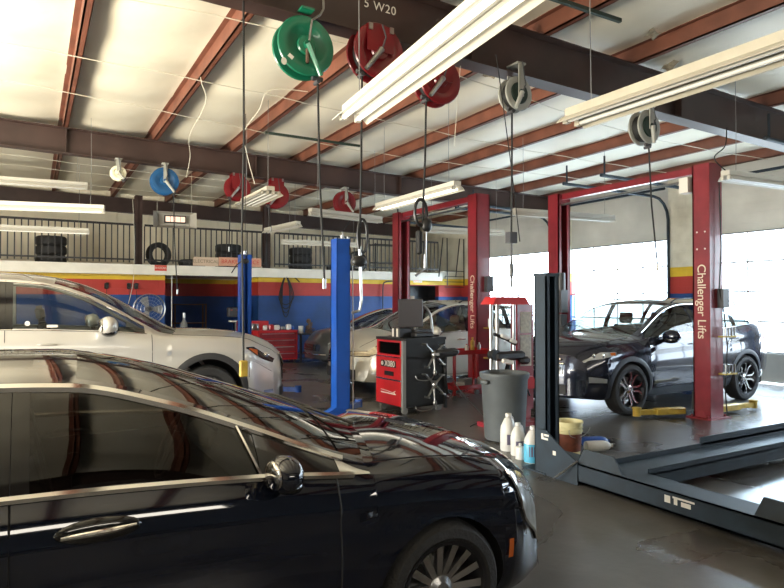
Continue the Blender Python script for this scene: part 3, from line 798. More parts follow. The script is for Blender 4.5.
# -- dark blue crossover on the right, nose to the left
c = dict(top=[(-3.85, 1.05), (-3.72, 1.38), (-3.5, 1.58), (-3.0, 1.67), (-2.2, 1.71), (-1.5, 1.70), (-1.1, 1.64), (-.7, 1.45), (-.3, 1.24), (-.05, 1.17), (.3, 1.14), (.65, 1.08), (.85, 1.01), (.96, .92)],
    rz=[(-3.85, 1.02), (-3.72, 1.30), (-3.5, 1.47), (-3.0, 1.58), (-2.2, 1.63), (-1.5, 1.62), (-1.1, 1.55), (-.7, 1.36), (-.38, 1.18), (-.2, 1.11), (.1, 1.09), (.5, 1.04), (.8, .95), (.96, .86)],
    ry=[(-3.85, .62), (-3, .66), (-1.5, .68), (-.9, .73), (-.3, .82), (.2, .83), (.6, .78), (.96, .62)],
    bz=[(-3.85, 1.0), (-3.3, 1.26), (-2.6, 1.22), (-1.6, 1.16), (-.6, 1.11), (-.3, 1.08), (.1, 1.03), (.5, .96), (.8, .87), (.96, .76)],
    W=[(-3.85, .86), (-3.4, .94), (-2.86, .97), (0, .97), (.4, .96), (.7, .91), (.96, .80)],
    kt=[(-3.8, -.1), (-3.2, 0), (-1.4, .03), (-1.0, .1), (-.1, .17), (.5, .10), (.96, .03)],
    sill=[(-3.85, .42), (-3.3, .30), (0, .25), (.5, .25), (.96, .27)],
    xn=.96, xt=-3.85, cf=.36, rake=.35, rz0=.5, R=.42, zc=.375, axles=(0, -2.86), wr=.375, rr=.275, wy=.85, spokes=5, style='curved', ww=.24,
    win=[(-1.55, -.38), (-2.55, -1.66), (-3.1, -2.65)], doors=[(-1.6, -.42), (-2.7, -1.6)], ws=(-.08, -1.28), rg=(-3.45, -3.8),
    zseat=.62, cab=(-.3, -3.5), mirror=(-.72, 1.13, 1.08), handles=[-1.42, -2.5], hr=.82, trimr=.007, clad=.06, rocker=.14, rails=(-1.4, -3.2), bump=.48)
mt = dict(paint=P_blue, glass=glass('blue_car_window', (.50, .56, .58), 1.5), wsglass=glass('blue_car_windshield', (.55, .62, .60), 1.55), rim=M_darkalloy, spoke=M_alu, trim=M_chrome, clad=mat('dark_blue_cladding', (.03, .036, .05), .5), rail=M_black)
sf, B3 = build_car('crossover', 'dark blue crossover parked on the two-post lift by the doors', 'car', c, mt, (7.45, 6.95, 0), PI)
for side in (1, -1):
    v, f = B3.zpatch(.30, .955, lambda x: .875-.11*(x-.30), lambda x: .925-.01*(x-.3), side, .008, 14, 5)
    h = MB().add(v, f).build('headlight', M_lamp, sf)
    for xx in (.60, .80):
        q = B3.S(xx, B3.rz_at(xx, .875), side, .008); MB().sphere(q, (.075, .03, .07), 12).build('projector_lamp', M_chrome, h)
    v, f = B3.zpatch(.33, .42, .878, .915, side, .013, 3, 3); MB().add(v, f).build('turn_lamp', M_amber, h)
    v, f = B3.zpatch(.52, .955, lambda x: .50, lambda x: .555+.06*(x-.52), side, .010, 8, 4); MB().add(v, f).build('fog_lamp', M_lamp, sf)
m = MB(); v, f = B3.fpatch(-.50, .50, lambda y: .60, lambda y: .88-.12*abs(y/.5), .012); m.add(v, f); g = m.build('grille', M_trimblack, sf)
for k in range(4):
    z = .63+.062*k; hw = .52-.05*abs(k-2); m = MB().tube([B3.front(y, z, .026) for y in np.linspace(-hw, hw, 14)], .014, 6); m.build('grille_bar', M_chrome, g)
m = MB(); v, f = B3.fpatch(-.55, .55, .32, .46, .012); m.add(v, f).build('lower_grille', M_plastdark, sf)
MB().tube([(-.06, .1, 1.20), (-.25, -.3, 1.25), (-.3, -.55, 1.25)], .007, 6).build('wiper', M_black, sf)
for side in (1, -1):
    v, f = B3.patch(-3.82, -3.5, .80, .98, side, .008, 6, 4); MB().add(v, f).build('tail_lamp', M_red, sf)

# -- pearl beige crossover between the far lift posts, nose to the left
c = dict(top=[(-3.75, 1.0), (-3.6, 1.25), (-3.35, 1.48), (-2.8, 1.62), (-2.0, 1.68), (-1.4, 1.67), (-1.0, 1.58), (-.6, 1.38), (-.2, 1.19), (.05, 1.14), (.4, 1.08), (.65, 1.01), (.8, .93), (.88, .85)],
    rz=[(-3.75, .98), (-3.6, 1.2), (-3.35, 1.40), (-2.8, 1.55), (-2.0, 1.61), (-1.4, 1.60), (-1.0, 1.50), (-.6, 1.30), (-.3, 1.12), (-.12, 1.06), (.2, 1.03), (.5, .96), (.75, .88), (.88, .80)],
    ry=[(-3.75, .6), (-3, .64), (-1.5, .66), (-.9, .71), (-.3, .80), (.2, .80), (.5, .74), (.88, .56)],
    bz=[(-3.75, .95), (-3.3, 1.12), (-2.5, 1.09), (-1.2, 1.06), (-.4, 1.03), (.1, .98), (.5, .90), (.75, .82), (.88, .74)],
    W=[(-3.75, .82), (-3.3, .92), (-2.8, .94), (0, .94), (.4, .93), (.65, .89), (.88, .80)],
    kt=[(-3.7, -.1), (-3.2, 0), (-1.3, .03), (-.9, .1), (0, .16), (.5, .09), (.88, .02)],
    sill=[(-3.75, .4), (-3.2, .26), (0, .23), (.5, .22), (.88, .24)],
    xn=.88, xt=-3.75, cf=.38, rake=.5, rz0=.4, R=.40, zc=.36, axles=(0, -2.8), wr=.36, rr=.25, wy=.82, spokes=10, ww=.23,
    win=[(-1.45, -.32), (-2.45, -1.55), (-3.05, -2.55)], doors=[(-1.5, -.36), (-2.6, -1.5)], ws=(0.0, -1.2), rg=(-3.3, -3.65), sun=(-1.5, -2.2),
    zseat=.55, cab=(-.25, -3.2), mirror=(-.62, 1.10, 1.05), handles=[-1.3, -2.35], hr=.84, trimr=.008, rails=(-1.5, -3.0), bump=.46)
mt = dict(paint=P_champ, glass=glass('beige_car_window', (.45, .47, .46), 1.5), wsglass=glass('beige_car_windshield', (.50, .55, .53), 1.55), rim=M_darkalloy, spoke=M_alu, trim=M_chrome, seat=M_tan, rail=M_black, mirror=P_champ, handle=M_chrome)
wc, B4 = build_car('crossover', 'pearl beige crossover parked between the far red lift posts', 'car', c, mt, (5.72, 10.42, 0), PI)
for side in (1, -1):
    v, f = B4.zpatch(.28, .88, lambda x: .80-.20*(x-.28), lambda x: .90-.10*(x-.28), side, .008, 12, 5)
    m = MB().add(v, f); v, f = B4.fpatch(side*.40, side*.80, .67, lambda y: .74+.05*abs(y), .008, 8, 4); m.add(v, f); h = m.build('headlight', M_trimblack, wc)
    v, f = B4.zpatch(.32, .88, lambda x: .812-.20*(x-.28), lambda x: .888-.10*(x-.28), side, .014, 12, 5)
    m = MB().add(v, f); v, f = B4.fpatch(side*.43, side*.80, .685, lambda y: .73+.05*abs(y), .014, 8, 4); m.add(v, f); m.build('lens', mat('amber_tinted_lamp', (.55, .47, .33), .15, .3, coat=1, noise=.3, nscale=18), h)
    v, f = B4.zpatch(.55, .80, .36, .42, side, .01, 5, 3); MB().add(v, f).build('fog_lamp', M_lamp, wc)
m = MB(); v, f = B4.fpatch(-.42, .42, .52, .70, .012); m.add(v, f); g = m.build('grille', M_trimblack, wc)
m = MB()
for k in range(3): m.tube([B4.front(y, .55+.055*k, .022) for y in np.linspace(-.4, .4, 10)], .009, 5)
m.build('grille_bar', M_chrome, g)
m = MB(); v, f = B4.fpatch(-.6, .6, .26, .44, .012); m.add(v, f).build('lower_grille', M_plastdark, wc)

# -- charcoal sedan beyond, nose to the left
c = dict(top=[(-3.9, .9), (-3.8, 1.06), (-3.3, 1.12), (-2.8, 1.30), (-2.3, 1.45), (-1.8, 1.49), (-1.4, 1.47), (-1.0, 1.36), (-.6, 1.19), (-.25, 1.03), (.1, .99), (.45, .92), (.7, .82), (.85, .66)],
    rz=[(-3.9, .88), (-3.8, 1.02), (-3.3, 1.08), (-2.8, 1.24), (-2.3, 1.39), (-1.8, 1.43), (-1.4, 1.40), (-1.0, 1.28), (-.6, 1.10), (-.4, .99), (-.2, .94), (.1, .92), (.5, .85), (.7, .76), (.85, .60)],
    ry=[(-3.9, .55), (-2.4, .58), (-1.5, .60), (-.9, .68), (-.3, .76), (.2, .77), (.5, .72), (.85, .54)],
    bz=[(-3.9, .85), (-3.3, 1.0), (-1.5, .97), (-.5, .93), (0, .88), (.5, .78), (.85, .55)],
    W=[(-3.9, .78), (-3.4, .88), (0, .90), (.4, .89), (.85, .74)],
    kt=[(-3.9, -.1), (-2.2, 0), (-1.3, .04), (-.3, .15), (.85, .02)],
    sill=[(-3.9, .35), (0, .20), (.85, .22)],
    xn=.85, xt=-3.9, cf=.36, rake=.6, rz0=.4, R=.37, zc=.33, axles=(0, -2.75), wr=.33, rr=.22, wy=.79, spokes=10, ww=.21,
    win=[(-1.55, -.45), (-2.45, -1.64)], doors=[(-1.6, -.5), (-2.6, -1.6)], ws=(-.18, -1.3), rg=(-2.25, -3.2),
    zseat=.48, cab=(-.4, -2.9), mirror=(-.7, .99, .95), handles=[-1.4, -2.4], hr=.84, trimr=.007, bump=.44)
mt = dict(paint=P_char, glass=glass('charcoal_car_window', (.30, .32, .33), 1.5), wsglass=glass('charcoal_car_windshield', (.30, .33, .33), 1.55), rim=M_darkalloy, spoke=M_alu, trim=M_chrome)
dc, B5 = build_car('sedan', 'charcoal sedan parked beyond the beige crossover by the striped wall', 'car', c, mt, (6.95, 14.7, 0), PI)
for side in (1, -1):
    v, f = B5.zpatch(.40, .80, lambda x: .62, lambda x: .74-.1*(x-.4), side, .008, 10, 4); MB().add(v, f).build('headlight', M_lamp, dc)
m = MB(); v, f = B5.fpatch(-.5, .5, .42, .58, .012); m.add(v, f).build('grille', M_trimblack, dc)
m = MB(); m.tube([B5.front(y, .34, .02) for y in np.linspace(-.7, .7, 14)], .02, 6).build('bumper_strip', M_chrome, dc)

# ------------------------------------------------------------------ lifts
def two_post(name_mat, name, label, xy_near, xy_far, H, beam, group, side_text=None, post=(.30, .28), doublecol=True, foot=True):
    """Each column is a thing: open channel facing its partner, with carriage, base plate, arms; the overhead beam joins them."""
    t = thing(name, label, 'car lift', (0, 0, 0), 0, group)
    for i, (x, y) in enumerate((xy_near, xy_far)):
        s = 1 if i == 0 else -1          # direction to the partner along Y
        wx, wy = post
        m = MB(); th = .02
        m.b2((x-wx/2, y-s*wy/2, .0), (x+wx/2, y-s*(wy/2-th), H))
        m.b2((x-wx/2, y-wy/2, 0), (x-wx/2+th, y+wy/2, H)); m.b2((x+wx/2-th, y-wy/2, 0), (x+wx/2, y+wy/2, H))
        m.b2((x-wx/2, y+s*(wy/2-th), 0), (x-wx/2+.07, y+s*wy/2, H)); m.b2((x+wx/2-.07, y+s*(wy/2-th), 0), (x+wx/2, y+s*wy/2, H))
        p = m.build('column', name_mat, t, smooth=False)
        m = MB(); m.b2((x-wx/2-.09, y-wy/2-.06, .001), (x+wx/2+.09, y+wy/2+.06, .02))
        for dx in (-wx/2-.03, wx/2+.03):
            m.add([(x+dx, y-.10, .02), (x+dx, y+.10, .02), (x+dx*.8, y+.0, .14)], [(0, 1, 2)])
            for dy in (-.12, .12): m.cyl((x+dx*1.1, y+dy, .02), (x+dx*1.1, y+dy, .05), .016, 8)
        m.build('base_plate', name_mat, p)
        m = MB(); m.b2((x-wx/2+.05, y-.08, .35), (x+wx/2-.05, y+s*(wy/2+.02), 1.05)); m.b2((x-wx/2+.05, y-.03, .10), (x+wx/2-.05, y+s*(wy/2+.06), .36)); m.build('carriage', M_dgrey, t)
    return t

def overhead(t, x, y0, y1, z, mt, post):
    m = MB(); m.b2((x-.05, y0, z-.10), (x+.05, y1, z)); m.b2((x-.10, y0-.12, z-.16), (x+.10, y0+.12, z-.02)); m.b2((x-.10, y1-.12, z-.16), (x+.10, y1+.12, z-.02))
    m.build('overhead_beam', mt, t, smooth=False)
    MB().cyl((x-.08, y0+.1, z-.2), (x-.08, y1-.1, z-.2), .02, 8).build('shut_off_bar', M_steel, t)

# red lift around the blue crossover
XD, YD0, YD1, HR = 8.28, 5.36, 8.22, 3.58
liftA = two_post(M_liftred, 'two_post_lift', 'red two-post lift with yellow arms around the dark blue crossover', (XD, YD0), (XD, YD1), HR, None, None, post=(.29, .26))
overhead(liftA, XD, YD0, YD1, HR, M_liftred, None)
def arm(t, x, y, ang, L_, z=.09):
    m = MB(); d = Vector((math.cos(ang), math.sin(ang), 0))
    c1 = Vector((x, y, z))+d*L_*.30; m.box(c1, (L_*.6, .11, .09), rot=(0, 0, ang), bev=.008)
    c2 = Vector((x, y, z+.0))+d*L_*.72; m.box(c2, (L_*.5, .075, .065), rot=(0, 0, ang))
    e = Vector((x, y, z))+d*L_*.97; m.cyl((e.x, e.y, z-.05), (e.x, e.y, z+.05), .055, 14); m.cyl((e.x, e.y, z+.05), (e.x, e.y, z+.07), .065, 14)
    m.build('swing_arm', M_yellow, t)
arm(liftA, XD-.24, YD0+.22, math.radians(163), .78); arm(liftA, XD+.18, YD0+.06, math.radians(-2), 1.0)
arm(liftA, XD-.24, YD1-.2, math.radians(200), .8); arm(liftA, XD+.24, YD1-.2, math.radians(-20), .9)
Mt = Matrix.Translation((XD-.02, YD0-.152, 2.02)) @ Matrix.Rotation(PI/2, 4, 'X') @ Matrix.Rotation(-PI/2, 4, 'Z')
# face toward the camera is the -X and -Y sides of the column
Mt = Matrix.Translation((XD-.147, YD0+.0, 1.64)) @ Matrix.Rotation(-PI/2, 4, 'Z') @ Matrix.Rotation(PI/2, 4, 'X') @ Matrix.Rotation(-PI/2, 4, 'Z')
text('lettering', 'Challenger Lifts', mat('cream_lettering', (.75, .66, .50), .5), .178, Mt, liftA, .001, .95)
m = MB(); m.b2((XD+.02, YD0-.22, 1.55), (XD+.16, YD0-.13, 1.82)); m.build('control_box', M_dgrey, liftA)
m = MB(); m.tube([(XD+.02, YD0-.17, 3.3), (XD+.04, YD0-.18, 2.4), (XD+.0, YD0-.17, 1.8), (XD+.06, YD0-.2, 1.5), (XD+.12, YD0-.21, 1.0), (XD+.1, YD0-.18, .45), (XD+.12, YD0-.2, .05)], .009, 6); m.build('power_cable', M_hose, liftA)
m = MB(); m.b2((XD+.03, YD0-.24, 1.14), (XD+.30, YD0-.12, 1.16)); m.build('adapter_rack', M_yellow, liftA); MB().b2((XD+.03, YD0-.24, .62), (XD+.30, YD0-.12, .64)).build('adapter_rack', M_yellow, liftA)
for z in (1.14, .62):
    for k in range(4): MB().cyl((XD+.06+.07*k, YD0-.222, z+.022), (XD+.06+.07*k, YD0-.222, z+.14), .014, 10).build('lift_adapter', M_steel, liftA)
m = MB()
for z in (2.38, 2.62):
    for dy in (-.06, .06): m.cyl((XD-.15, YD0+dy, z), (XD-.14, YD0+dy, z), .012, 8)
m.build('column_bolts', M_sign, liftA)
m = MB(); m.b2((XD-.20, YD0+.16, 3.2), (XD-.06, YD0+.30, 3.42)); m.build('limit_switch', M_sign, liftA)
# hydraulic unit on the far column
m = MB(); m.b2((XD-.30, YD1-.34, 1.45), (XD-.14, YD1-.16, 1.85)); m.cyl((XD-.22, YD1-.25, 1.85), (XD-.22, YD1-.25, 2.15), .08, 16); m.b2((XD-.29, YD1-.33, 1.0), (XD-.15, YD1-.17, 1.42)); m.build('power_unit', M_dgrey, liftA)

# second red lift around the beige crossover
XB, YB0, YB1, HB = 7.05, 9.0, 11.72, 3.60
liftB = two_post(M_liftred, 'two_post_lift', 'red two-post lift standing around the pearl beige crossover', (XB, YB0), (XB-.02, YB1), HB, None, None, post=(.30, .26))
overhead(liftB, XB, YB0, YB1, HB, M_liftred, None)
Mt = Matrix.Translation((XB-.152, YB0+.0, 1.64)) @ Matrix.Rotation(-PI/2, 4, 'Z') @ Matrix.Rotation(PI/2, 4, 'X') @ Matrix.Rotation(-PI/2, 4, 'Z')
text('lettering', 'Challenger Lifts', MATS['cream_lettering'], .165, Mt, liftB, .001, .95)
m = MB(); m.b2((XB+.02, YB0-.22, 1.82), (XB+.16, YB0-.13, 2.1)); m.build('control_box', M_dgrey, liftB)
m = MB(); m.b2((XB-.0, YB0-.26, 1.16), (XB+.22, YB0-.12, 1.18)); m.build('adapter_rack', M_yellow, liftB); MB().b2((XB+.0, YB0-.26, .62), (XB+.22, YB0-.12, .64)).build('adapter_rack', M_yellow, liftB)
for k in range(3): MB().cyl((XB+.03+.07*k, YB0-.25, 1.18), (XB+.03+.07*k, YB0-.25, 1.34), .02, 10).build('lift_adapter', M_steel, liftB)
for (x, y, a, l) in ((XB-.24, YB0+.2, 2.8, .8), (XB+.22, YB0+.2, .4, .9), (XB-.24, YB1-.2, -2.8, .8), (XB+.22, YB1-.2, -.4, .9)):
    m = MB(); d = Vector((math.cos(a), math.sin(a), 0)); m.box(Vector((x, y, .09))+d*l*.45, (l*.9, .10, .08), rot=(0, 0, a)); e = Vector((x, y, .09))+d*l*.95; m.cyl((e.x, e.y, .04), (e.x, e.y, .16), .06, 12); m.build('swing_arm', M_liftred, liftB)

# short blue lift in front of the silver crossover
liftC = two_post(M_liftblue, 'two_post_lift', 'short blue two-post lift in front of the silver crossover', (3.67, 7.75), (3.35, 11.15), 2.50, None, None, post=(.20, .20))
m = MB(); m.cyl((3.72, 7.80, 2.50), (3.72, 7.80, 2.56), .03, 10); m.cyl((3.78, 7.74, 2.50), (3.78, 7.74, 2.54), .02, 10); m.build('cable_pulley', M_steel, liftC); MB().cyl((3.35, 11.15, 2.5), (3.35, 11.15, 2.57), .03, 10).build('cable_pulley', M_steel, liftC)
m = MB(); m.tube([(3.76, 7.66, 2.42), (3.765, 7.645, 2.36), (3.765, 7.645, 2.28)], .008, 5); m.build('cable_hook', M_black, liftC)
m = MB(); m.tube([(3.83, 7.7, 2.3), (3.84, 7.7, 1.4), (3.84, 7.7, .1)], .008, 6); m.build('hydraulic_hose', M_milky, liftC)
for (x, y, a) in ((3.72, 7.98, 2.4), (3.72, 7.98, .7), (3.5, 10.95, -2.4), (3.5, 10.95, -.7)):
    m = MB(); d = Vector((math.cos(a), math.sin(a), 0)); m.box(Vector((x, y, .08))+d*.42, (.75, .10, .08), rot=(0, 0, a)); e = Vector((x, y, .08))+d*.8; m.cyl((e.x, e.y, .03), (e.x, e.y, .15), .06, 12); m.build('swing_arm', M_liftblue, liftC)

# dark blue four-post alignment rack
rack = thing('alignment_rack', 'dark blue four-post alignment rack lowered beside the white jugs', 'car lift', (4.36, 4.5, 0))
def rpost(x, y):
    m = MB(); th = .015
    m.b2((x-.085, y+.065, 0), (x+.085, y+.08, 1.9)); m.b2((x-.085, y-.08, 0), (x-.07, y+.08, 1.9)); m.b2((x+.07, y-.08, 0), (x+.085, y+.08, 1.9))
    m.b2((x-.085, y-.08, 0), (x-.035, y-.065, 1.9)); m.b2((x+.035, y-.08, 0), (x+.085, y-.065, 1.9)); m.b2((x-.09, y-.085, 1.88), (x+.09, y+.085, 1.91))
    p = m.build('post', M_rack, rack, smooth=False)
    MB().b2((x-.18, y-.16, .001), (x+.18, y+.16, .015)).build('base_plate', M_rack, p, smooth=False)
for (x, y) in ((0, 0), (0, -3.6), (5.4, 0), (5.4, -3.6)): rpost(x, y)
def rk(a, b): return ((a[0]-4.36, a[1]-4.5, a[2]), (b[0]-4.36, b[1]-4.5, b[2]))
for x in (4.2, 9.6):
    m = MB(); m.b2(*rk((x, .98, .03), (x+.012, 4.4, .19))); m.b2(*rk((x, .98, .03), (x+.28, 4.4, .045))); m.b2(*rk((x+.27, .98, .03), (x+.282, 4.4, .19)))
    if x < 5: m.b2(*rk((x, .98, .178), (x+.28, 4.4, .19)))
    m.build('cross_beam', M_rack, rack, smooth=False)
for (y0, y1) in ((3.44, 3.82), (1.83, 2.25)):
    m = MB(); m.b2(*rk((4.49, y0, .165), (9.6, y1, .18))); m.b2(*rk((4.49, y0, .06), (9.6, y0+.012, .225))); m.b2(*rk((4.49, y1-.012, .06), (9.6, y1, .225)))
    m.b2(*rk((5.75, y1-.012, .2), (9.6, y1, .285)))
    ru = m.build('runway', M_rack, rack, smooth=False)
    m = MB(); m.add([tuple(a-b for a, b in zip(p, (4.36, 4.5, 0))) for p in ((4.22, y1+.16, .19), (4.26, y1+.12, .315), (4.26, y1-.2, .315), (4.22, y1-.33, .19), (4.24, y1+.16, .19), (4.28, y1+.12, .315), (4.28, y1-.2, .315), (4.24, y1-.33, .19))],
        [(0, 1, 2, 3), (7, 6, 5, 4), (0, 4, 5, 1), (1, 5, 6, 2), (2, 6, 7, 3), (3, 7, 4, 0)]); m.build('wheel_stop', M_rack, rack, smooth=False)
m = MB(); M_ = Matrix.Rotation(0, 4, 'Z')
pl = [(-.02, .0), (-.02, .42), (-.16, .42), (-.34, .30), (-.55, .20), (-.55, 0)]     # (y, z) gusset on the beam end
vs = [(-.17, y, z) for y, z in pl]+[(-.155, y, z) for y, z in pl]; n = len(pl)
m.add(vs, [tuple(range(n-1, -1, -1)), tuple(range(n, 2*n))]+[(i, (i+1) % n, n+(i+1) % n, n+i) for i in range(n)]); m.build('gusset_plate', M_rack, rack, smooth=False)
m = MB(); m.add([(-.172, -.10, .33), (-.172, -.19, .33), (-.172, -.19, .35), (-.172, -.13, .35), (-.172, -.13, .385), (-.172, -.10, .385)], [(0, 1, 2, 3, 4, 5)]); m.add([(-.172, -.14, .365), (-.172, -.20, .365), (-.172, -.20, .385), (-.172, -.14, .385)], [(0, 1, 2, 3)])
m.add([(-.172, -.25, .21), (-.172, -.29, .21), (-.172, -.29, .25), (-.172, -.25, .25)], [(0, 1, 2, 3)])
yb = -1.42
m.add([(-.164, yb, .10), (-.164, yb-.05, .10), (-.164, yb-.05, .155), (-.164, yb, .155)], [(0, 1, 2, 3)])
m.add([(-.164, yb-.07, .145), (-.164, yb-.25, .145), (-.164, yb-.25, .16), (-.164, yb-.07, .16)], [(0, 1, 2, 3)]); m.add([(-.164, yb-.08, .10), (-.164, yb-.11, .10), (-.164, yb-.11, .15), (-.164, yb-.08, .15)], [(0, 1, 2, 3)])
m.add([(-.164, yb-.14, .10), (-.164, yb-.22, .10), (-.164, yb-.22, .135), (-.164, yb-.14, .135)], [(0, 1, 2, 3)])
m.build('worn_white_decal', M_sign, rack, smooth=False)
m = MB(); m.tube([(-.24, -.33, .02), (-.185, -.56, .22)], .008, 6); m.build('release_lever', M_steel, rack)

# ------------------------------------------------------------------ overhead light fixtures
def fixture(label, a, b, z, wdt=.30, lit=True, kind='wing', tubes=2, hang=True, group=None, white=True):
    ax, ay = a; bx, by = b; L_ = math.hypot(bx-ax, by-ay); ang = math.atan2(by-ay, bx-ax)
    t = thing('strip_light', label, 'light fixture', ((ax+bx)/2, (ay+by)/2, z), ang, group); fm = (M_fix if lit or wdt < .30 else M_fixu) if white else M_fixd
    h = L_/2; m = MB(); w2 = wdt/2; cw = .065
    m.b2((-h, -cw, .02), (h, cw, .085)); m.build('housing', fm, t, smooth=False)
    for s in (1, -1):      # wing reflector
        m = MB(); pr = [(cw*s*.6, .018), (cw*s, .012), (w2*.72*s, .0), (w2*s, -.045), (w2*s, -.05), (w2*.70*s, -.006), (cw*s, .006), (cw*.6*s, .012)]
        vs = [(x, y, zz) for x in (-h, h) for y, zz in pr]; n = len(pr)
        m.add(vs, [(i, (i+1) % n, n+(i+1) % n, n+i) for i in range(n)]+[tuple(range(n)), tuple(range(n, 2*n))]); m.build('reflector', fm, t, smooth=False)
    for k in range(tubes):
        y = (k-(tubes-1)/2)*(wdt*.42 if tubes == 2 else wdt*.22)
        tb = MB().cyl((-h+.05, y, -.022), (h-.05, y, -.022), .019, 12).build('fluorescent_tube', M_tube if lit else M_tubeoff, t)
        for x in (-h+.025, h-.025): MB().b2((x-.025, y-.022, -.045), (x+.025, y+.022, .012)).build('socket', fm, tb, smooth=False)
    if hang:
        for x in (-h*.82, h*.82):
            zt = roofz((ax+bx)/2)-z+.14
            MB().tube([(x, 0, .085), (x+.01, 0, zt*.5), (x, 0, zt)], .004, 5).build('hanging_wire', M_grey, t)
    return t
fixture('large lit strip light nearest the camera, top centre', (2.02, 2.15), (2.27, 4.62), 3.17, .31)
fixture('unlit cream strip light hanging at the top right', (3.86, 1.2), (3.86, 3.70), 3.14, .32, lit=False)
fixture('lit strip light between the two red lifts and the far beam', (5.48, 7.5), (5.48, 9.95), 3.36, .26)
fixture('short wide strip light hanging below the two far red reels', (3.22, 9.35), (3.22, 10.75), 3.37, .42, lit=False, tubes=4)
fixture('small strip light hanging in front of the mezzanine, above the tall blue post', (5.55, 14.1), (5.35, 15.9), 3.52, .24, lit=False)
fixture('upper lit strip light at the left edge, in front of the mezzanine', (-1.35, 12.75), (1.10, 12.15), 3.28, .22)
fixture('lower strip light at the left edge, overlapping the railing', (-1.3, 16.6), (1.15, 16.3), 3.30, .20)
fixture('dull unlit strip light under the far beam, right of the red reels', (4.55, 10.95), (6.3, 11.35), 3.34, .15, lit=False, white=False, tubes=1)
fixture('thin lit strip light in front of the railing, behind the tall blue post', (5.9, 16.2), (8.2, 16.0), 3.28, .15, tubes=1)
fixture('unlit strip light seen between the columns of the far red lift', (7.9, 12.15), (9.95, 11.75), 3.32, .16, lit=False, white=False)
fixture('unlit strip light passing behind the far column of the near red lift', (7.75, 8.85), (10.1, 8.55), 3.30, .17, lit=False, white=False)
fixture('strip light at the right edge, beside the top of the near red lift column', (8.05, 4.95), (10.5, 4.75), 3.32, .22, lit=False)
fixture('pale strip light just under the far left ceiling', (-1.2, 14.2), (.95, 14.0), 3.98, .2, lit=False)

# radiant heater
t = thing('radiant_heater', 'boxy ceiling heater glowing faintly in front of the mezzanine', 'heater', (3.0, 15.8, 3.64), -.12)
m = MB()
A = [(-.5, -.12, .2), (.5, -.12, .2), (.5, -.25, -.2), (-.5, -.25, -.2), (-.36, .12, .17), (.36, .12, .17), (.36, .1, -.12), (-.36, .1, -.12)]
m.add(A, [(0, 4, 5, 1), (1, 5, 6, 2), (2, 6, 7, 3), (3, 7, 4, 0)]); m.b2((-.36, .10, -.15), (.36, .28, .2)); m.build('reflector_hood', M_fixd, t, smooth=False)
m = MB(); m.b2((-.24, -.02, -.06), (.26, .1, .12)); m.build('burner_frame', M_black, t, smooth=False)
m = MB()
for k in range(4): m.b2((-.21+.115*k, -.03, -.035), (-.105+.115*k, -.018, .095))
m.build('glowing_grille', mat('glowing_ceramic', (.8, .6, .5), .5, emit=(1.0, .70, .55), estr=.7), t, smooth=False)
for x in (-.4, .4): MB().tube([(x, .1, .2), (x, .1, 1.32)], .004, 5).build('hanging_wire', M_wire, t)

